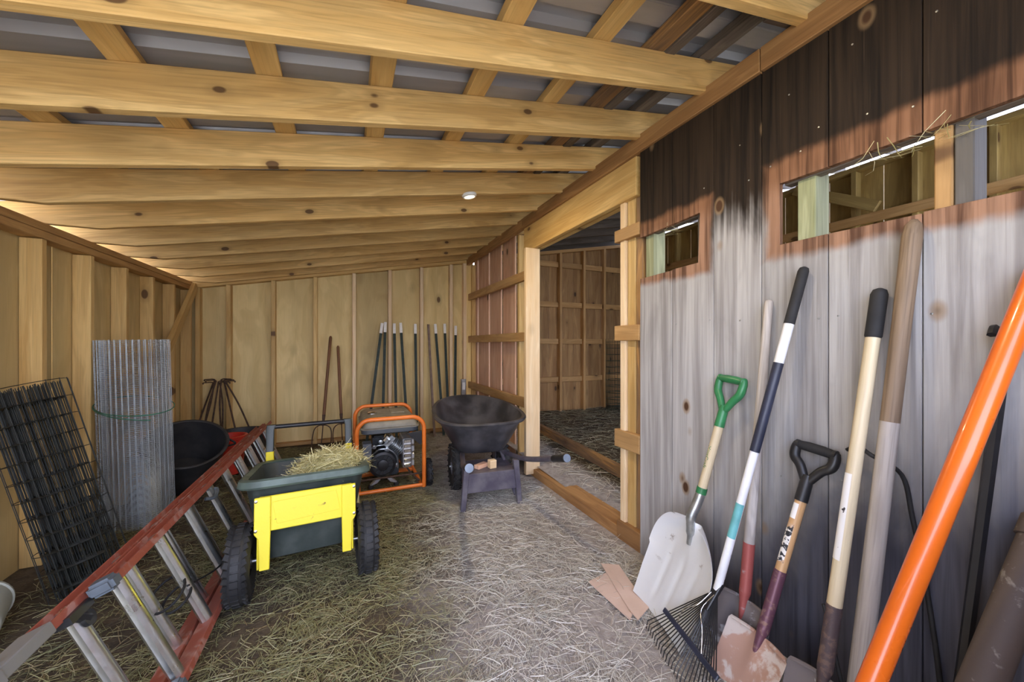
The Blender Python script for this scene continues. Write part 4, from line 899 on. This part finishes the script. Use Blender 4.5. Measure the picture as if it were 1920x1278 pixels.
# --- long handled shovel with red socket
def shovel(name, label, base, top, blade_mat, sock_mat, parts, bl=0.27, bw=0.115, point=True, sock=0.42, xdir=(0, -1, 0), hr=0.0185, hmat=None, dome=True, bend=0.06):
    M = frame(base, top, xdir); L = (Vector(top)-Vector(base)).length
    t = thing(name, label, 'shovel', M=M)
    def fn(u, v):
        if point: hw = bw*(0.12+0.88*min(1, v/0.55)**0.6)
        else: hw = bw*(0.92+0.08*v)
        hw *= 1.0 if v < 0.93 else 1.0-(v-0.93)*1.2
        y = -bend*(1-v)**1.3-0.03*abs(u)**2.2*(0.4+0.6*v)+0.012*math.exp(-(u/0.16)**2)*(v**2)*-1.0
        return (u*hw, y, bl*v+0.004)
    b = sheet(fn, 20, 16, 0.0025).build('blade', blade_mat, t, 50)
    for s in (-1, 1): MB().tube([(s*bw*0.22, -0.004, bl), (s*bw*0.9, -0.026, bl-0.002)], 0.006, 6).build('foot_step', blade_mat, b, 50)
    pts = smoothpath([(0, -0.010, bl*0.62), (0, -0.004, bl), (0, 0, bl+0.05), (0, 0, sock)], 5)
    MB().tube(pts, [0.008+(hr+0.002-0.008)*min(1, i/8) for i in range(len(pts))], 14).build('socket', sock_mat, t, 50)
    return t, L
t, L = shovel('digging_shovel', 'long pale handled shovel with a red socket behind the rake', (1.362, 0.952, 0.0), (1.556, 0.961, 1.404), M_BLADEGR, M_SOCKRED, None, bl=0.25, sock=0.46)
round_handle(t, 0.455, L, 0.019, 0.0155, W_HANDLEGR)
# --- square spade with D grip
t, L = shovel('digging_spade', 'short spade with a black handle grip and rusty blade', (1.285, 0.875, 0.0), (1.552, 0.790, 0.862), M_BLADERU, M_SOCKPUR, None, bl=0.20, bw=0.105, point=False, sock=0.44, hr=0.0175)
round_handle(t, 0.435, L-0.18, 0.0175, 0.0175, W_ORANGEH, dome=False)
dgrip(t, L, 0.125, 0.135, M_BLACK, M_GRIP, 0.0205)
patch(t, 0.47, 0.61, 0.0179, 190, 300, M_STICK, 'flaking_label'); patch(t, 0.63, 0.685, 0.0179, 190, 290, M_STICK2, 'paper_label')
# --- black gripped shovel
t, L = shovel('trenching_shovel', 'tall pale shovel with a black foam grip and white label', (1.318, 0.678, 0.0), (1.552, 0.616, 1.403), M_BLADEGR, M_SOCKDK, None, bl=0.20, bw=0.088, sock=0.42, hr=0.0185, point=False)
round_handle(t, 0.415, L-0.12, 0.0195, 0.0185, W_HANDLE, dome=False)
MB().tube([(0, 0, L-0.16), (0, 0, L-0.155), (0, 0, L-0.02), (0, 0, L-0.006), (0, 0, L)], [0.019, 0.0215, 0.0215, 0.017, 0.006], 16).build('grip', M_GRIP, t, 50)
patch(t, 0.56, 0.83, 0.0200, 195, 285, M_STICK2, 'white_label')
# --- old thick pole
M = frame((1.375, 0.615, 0.0), (1.556, 0.540, 1.594), (0, -1, 0)); L = 1.61
t = thing('wooden_pole', 'thick weathered grey wooden pole with a rounded dark top', 'pole', M=M)
MB().tube([(0, 0, 0), (0, 0, 0.5), (0, 0, 1.0)], [0.026, 0.0245, 0.0225], 16).build('lower_length', W_HANDLEGR, t, 60)
MB().tube([(0, 0, 1.0), (0, 0, 1.3), (0, 0, L-0.05), (0, 0, L-0.015), (0, 0, L)], [0.0225, 0.022, 0.0235, 0.019, 0.008], 16).build('worn_top', W_HANDLEDK, t, 60)
# --- orange pole
t = thing('orange_pole', 'thick glossy orange tube leaning at the frame edge', 'pole', M=frame((0.885, 0.515, 0.0), (1.545, 0.312, 1.42), (0, -1, 0)))
MB().tube([(0, 0, 0.0), (0, 0, 0.7), (0, 0, 1.58)], 0.0235, 24).build('tube', M_ORPIPE, t, 60)
MB().tube([(0, 0, -0.002), (0, 0, 0.03)], 0.0275, 20).build('end_ring', M_BLACK, t, 50)
# --- black bar, brown pipe, hose, heap
t = thing('pry_bar', 'slim black steel bar behind the orange tube', 'bar', M=frame((1.478, 0.452, 0.0), (1.566, 0.372, 1.22), (0, -1, 0)))
MB().tube([(0, 0, 0), (0, 0, 0.02), (0, 0, 1.16), (0, 0, 1.225)], [0.006, 0.0125, 0.0125, 0.010], 6).build('shaft', M_BLACK, t, 40)
MB().tube(smoothpath([(0, 0, 1.21), (-0.006, -0.01, 1.25), (-0.012, -0.04, 1.27), (-0.01, -0.06, 1.25)], 4), 0.009, 6).build('hook', M_BLACK, t, 50)
t = thing('drain_pipe', 'mud caked brown pipe in the lower corner by the wall', 'pipe', M=frame((1.03, 0.405, 0.0), (1.535, 0.302, 0.80), (0, -1, 0)))
m = MB().tube([(0, 0, 0), (0, 0, 0.6), (0, 0, 0.95)], 0.034, 18); m.build('pipe', M_BROWNPIPE, t, 60)
MB().tube([(0, 0, 0.90), (0, 0, 0.95)], 0.039, 18).build('collar', M_BROWNPIPE, t, 50)
t = thing('black_cable', 'thin black cable looping over the tools and down the wall', 'cable', (1.55, 0.47, 0))
pth = [(1.548, 0.70, 0.868), (1.525, 0.66, 0.892), (1.47, 0.605, 0.885), (1.55, 0.565, 0.826), (1.562, 0.545, 0.70), (1.562, 0.517, 0.52), (1.56, 0.488, 0.26), (1.55, 0.47, 0.008)]
MB().tube(smoothpath([tuple(Vector(p)-Vector((1.55, 0.47, 0))) for p in pth], 6), 0.0062, 8).build('cable_run', M_STRAP, t, 60)
t = thing('hanging_rope', 'short black rope hanging beside the dark shovel socket', 'rope', (1.40, 0.60, 0))
pth = [(1.375, 0.683, 0.405), (1.372, 0.668, 0.36), (1.375, 0.648, 0.25), (1.385, 0.625, 0.12), (1.40, 0.60, 0.008)]
MB().tube(smoothpath([tuple(Vector(p)-Vector((1.40, 0.60, 0))) for p in pth], 5), 0.0055, 8).build('rope_run', M_STRAP, t, 60)
def lump(name, cx, cy, rx, ry, h, mat, label, cat, seed, nu=28, nv=14, rough=0.25, z=0.0, kind=None):
    rg = random.Random(seed); ph = [(rg.uniform(1, 6), rg.uniform(1, 6), rg.uniform(0, 6.3)) for _ in range(7)]
    rings = []
    for j in range(nv+1):
        v = j/nv; rr = math.cos(v*math.pi/2)**0.7 if j < nv else 0.02; ring = []
        for i in range(nu):
            a = 2*math.pi*i/nu
            d = 1+rough*sum(math.sin(p*a*1.0 if False else round(p)*a+q*v*3+r_) for p, q, r_ in ph)/5
            ring.append((rx*rr*math.cos(a)*d, ry*rr*math.sin(a)*d, h*math.sin(v*math.pi/2)*(1+0.1*(d-1))))
        rings.append(ring)
    o = MB().loft(rings).build(name, mat, None, 30, M=Matrix.Translation((cx, cy, z))); tag(o, label, cat, None, kind); return o
lump('tarp_bundle', 1.43, 0.20, 0.13, 0.13, 0.50, M_BAG, 'crumpled grey sheet bundle in the bottom corner', 'bundle', 5, 40, 22, 0.30)

# --- cardboard on the floor
cb = thing('cardboard_sheet', 'flat tan cardboard pieces on the floor beside the scoop blade', 'cardboard', (1.185, 1.42, 0.0), 0)
cb.scale = (1.25, 1.0, 1.0)
MB().prism([(-0.05, 0.165), (0.115, 0.205), (0.035, -0.06), (-0.04, -0.13)], 0.012, 0.016, 'xy').build('flap', M_CARD, cb, 0)
MB().prism([(0.07, 0.26), (0.135, 0.21), (0.06, -0.11), (-0.02, -0.15), (-0.012, -0.08)], 0.019, 0.023, 'xy').build('flap', M_CARD, cb, 0)

# ------------------------------------------------------------------ straw
def straws(name, N_, pos_fn, mat, lmin, lmax, wmin, wmax, lift, label, cat='straw', curl=0.25, seed=1, parent=None, M=None):
    g = np.random.default_rng(seed); P = pos_fn(g, N_); n = len(P)
    a = g.uniform(0, 2*np.pi, n); L = lmin+(lmax-lmin)*g.beta(1.3, 2.6, n); wd = g.uniform(wmin, wmax, n)
    d = np.stack([np.cos(a), np.sin(a), g.normal(0, lift, n)], 1); pr = np.stack([-np.sin(a), np.cos(a), np.zeros(n)], 1)
    bend = g.normal(0, curl, n); ro = g.uniform(-0.9, 0.9, n); side = pr*np.cos(ro)[:, None]+np.array([0, 0, 1.0])*np.sin(ro)[:, None]
    K = 4; V = np.zeros((n, K, 2, 3)); arch = g.uniform(0.0, 0.16, n)
    for k in range(K):
        t = k/(K-1)-0.5
        c = P+d*(t*L)[:, None]+pr*((bend*t*t)*L)[:, None]; c[:, 2] += arch*L*(0.25-t*t)
        V[:, k, 0] = c-side*wd[:, None]*0.5; V[:, k, 1] = c+side*wd[:, None]*0.5
    if parent is None: V[..., 2] = np.maximum(V[..., 2], P[:, None, None, 2]-0.003)
    me = bpy.data.meshes.new(name); idx = np.arange(n*K*2).reshape(n, K, 2)
    F = np.stack([idx[:, :-1, 0], idx[:, :-1, 1], idx[:, 1:, 1], idx[:, 1:, 0]], -1).reshape(-1, 4)
    me.vertices.add(n*K*2); me.vertices.foreach_set('co', V.reshape(-1))
    me.loops.add(F.size); me.loops.foreach_set('vertex_index', F.reshape(-1)); me.polygons.add(len(F))
    me.polygons.foreach_set('loop_start', np.arange(0, F.size, 4)); me.polygons.foreach_set('loop_total', np.full(len(F), 4)); me.update(); me.validate()
    me.materials.append(mat); o = bpy.data.objects.new(name, me); C.objects.link(o)
    if parent is not None: o.parent = parent; o['kind'] = 'stuff'
    else: tag(o, label, cat, None, 'stuff')
    return o
def clump(x, y): return 0.5+0.28*np.sin(5.1*x+1.7*y+0.4)*np.cos(4.3*y-2.1*x)+0.22*np.sin(11*x-7*y)*np.cos(9*y+3*x)
def floor_pts(g, n):
    x = g.uniform(-1.44, 1.50, n*3); y = g.uniform(0.5, 5.05, n*3)
    keep = g.uniform(0, 1, n*3) < np.clip(clump(x, y)*np.where(y > 3.6, 0.55, 1.0)*np.clip(1.15-0.0*x, 0, 1.3), 0.10, 1)*np.where(x < -0.75, 0.45, 1.0)
    x, y = x[keep][:n], y[keep][:n]; z = 0.004+g.exponential(0.010, len(x))*np.clip(clump(x, y), 0.2, 1)
    return np.stack([x, y, z], 1)
straws('floor_straw', 70000, floor_pts, M_STRAW, 0.015, 0.17, 0.0009, 0.0028, 0.05, 'loose straw scattered over the dirt floor', seed=3)
def in_pts(g, n):
    x = g.uniform(1.74, 4.4, n); y = g.uniform(1.2, 5.15, n); z = np.array([zf_in(a, b) for a, b in zip(x, y)])+0.004+g.exponential(0.012, n)
    return np.stack([x, y, z], 1)
straws('stall_straw', 8000, in_pts, M_STRAW, 0.04, 0.26, 0.002, 0.005, 0.06, 'straw bedding covering the floor of the adjoining stall', seed=4)
# hay heap in the cart
hp = thing('hay_heap', 'heap of yellow green hay lying in the garden cart', 'hay', (-0.13, 2.44, 0.205), 0.05)
hp['kind'] = 'stuff'
hl = lump('tmp', 0, 0, 0.17, 0.20, 0.33, M_HAY, 'x', 'x', 9, 30, 14, 0.18); hl.name = 'hay_core'; hl.parent = hp; hl.matrix_local = Matrix.Translation((0.02, 0.03, 0)); hl['kind'] = 'stuff'
for k_ in ('label', 'category'): del hl[k_]
def hay_pts(g, n):
    a = g.uniform(0, 2*np.pi, n); r = np.sqrt(g.uniform(0, 1, n)); x = 0.03+0.21*r*np.cos(a); y = 0.00+0.22*r*np.sin(a)
    z = 0.37*np.power(np.clip(1-r*r*0.6, 0, 1), 0.35)+g.normal(0, 0.014, n)+0.10*np.clip(x, -0.2, 1)
    return np.stack([x, y, z], 1)
straws('hay_blades', 2600, hay_pts, M_HAY, 0.03, 0.17, 0.0015, 0.0036, 0.35, '', seed=6, parent=hp, curl=0.6)

# strands caught on the upper edges of the openings
def hang(g, n):
    k = g.integers(0, 3, n); y = np.array([0.50, 0.64, 1.48])[k]+g.normal(0, 0.035, n)
    return np.stack([np.full(n, 1.59)+g.normal(0, 0.008, n), y, 1.835+g.normal(0, 0.014, n)], 1)
straws('caught_straw', 34, hang, M_HAY, 0.05, 0.16, 0.0016, 0.003, 0.7, 'dry strands caught on the top edge of the wall openings', seed=8, curl=0.8)
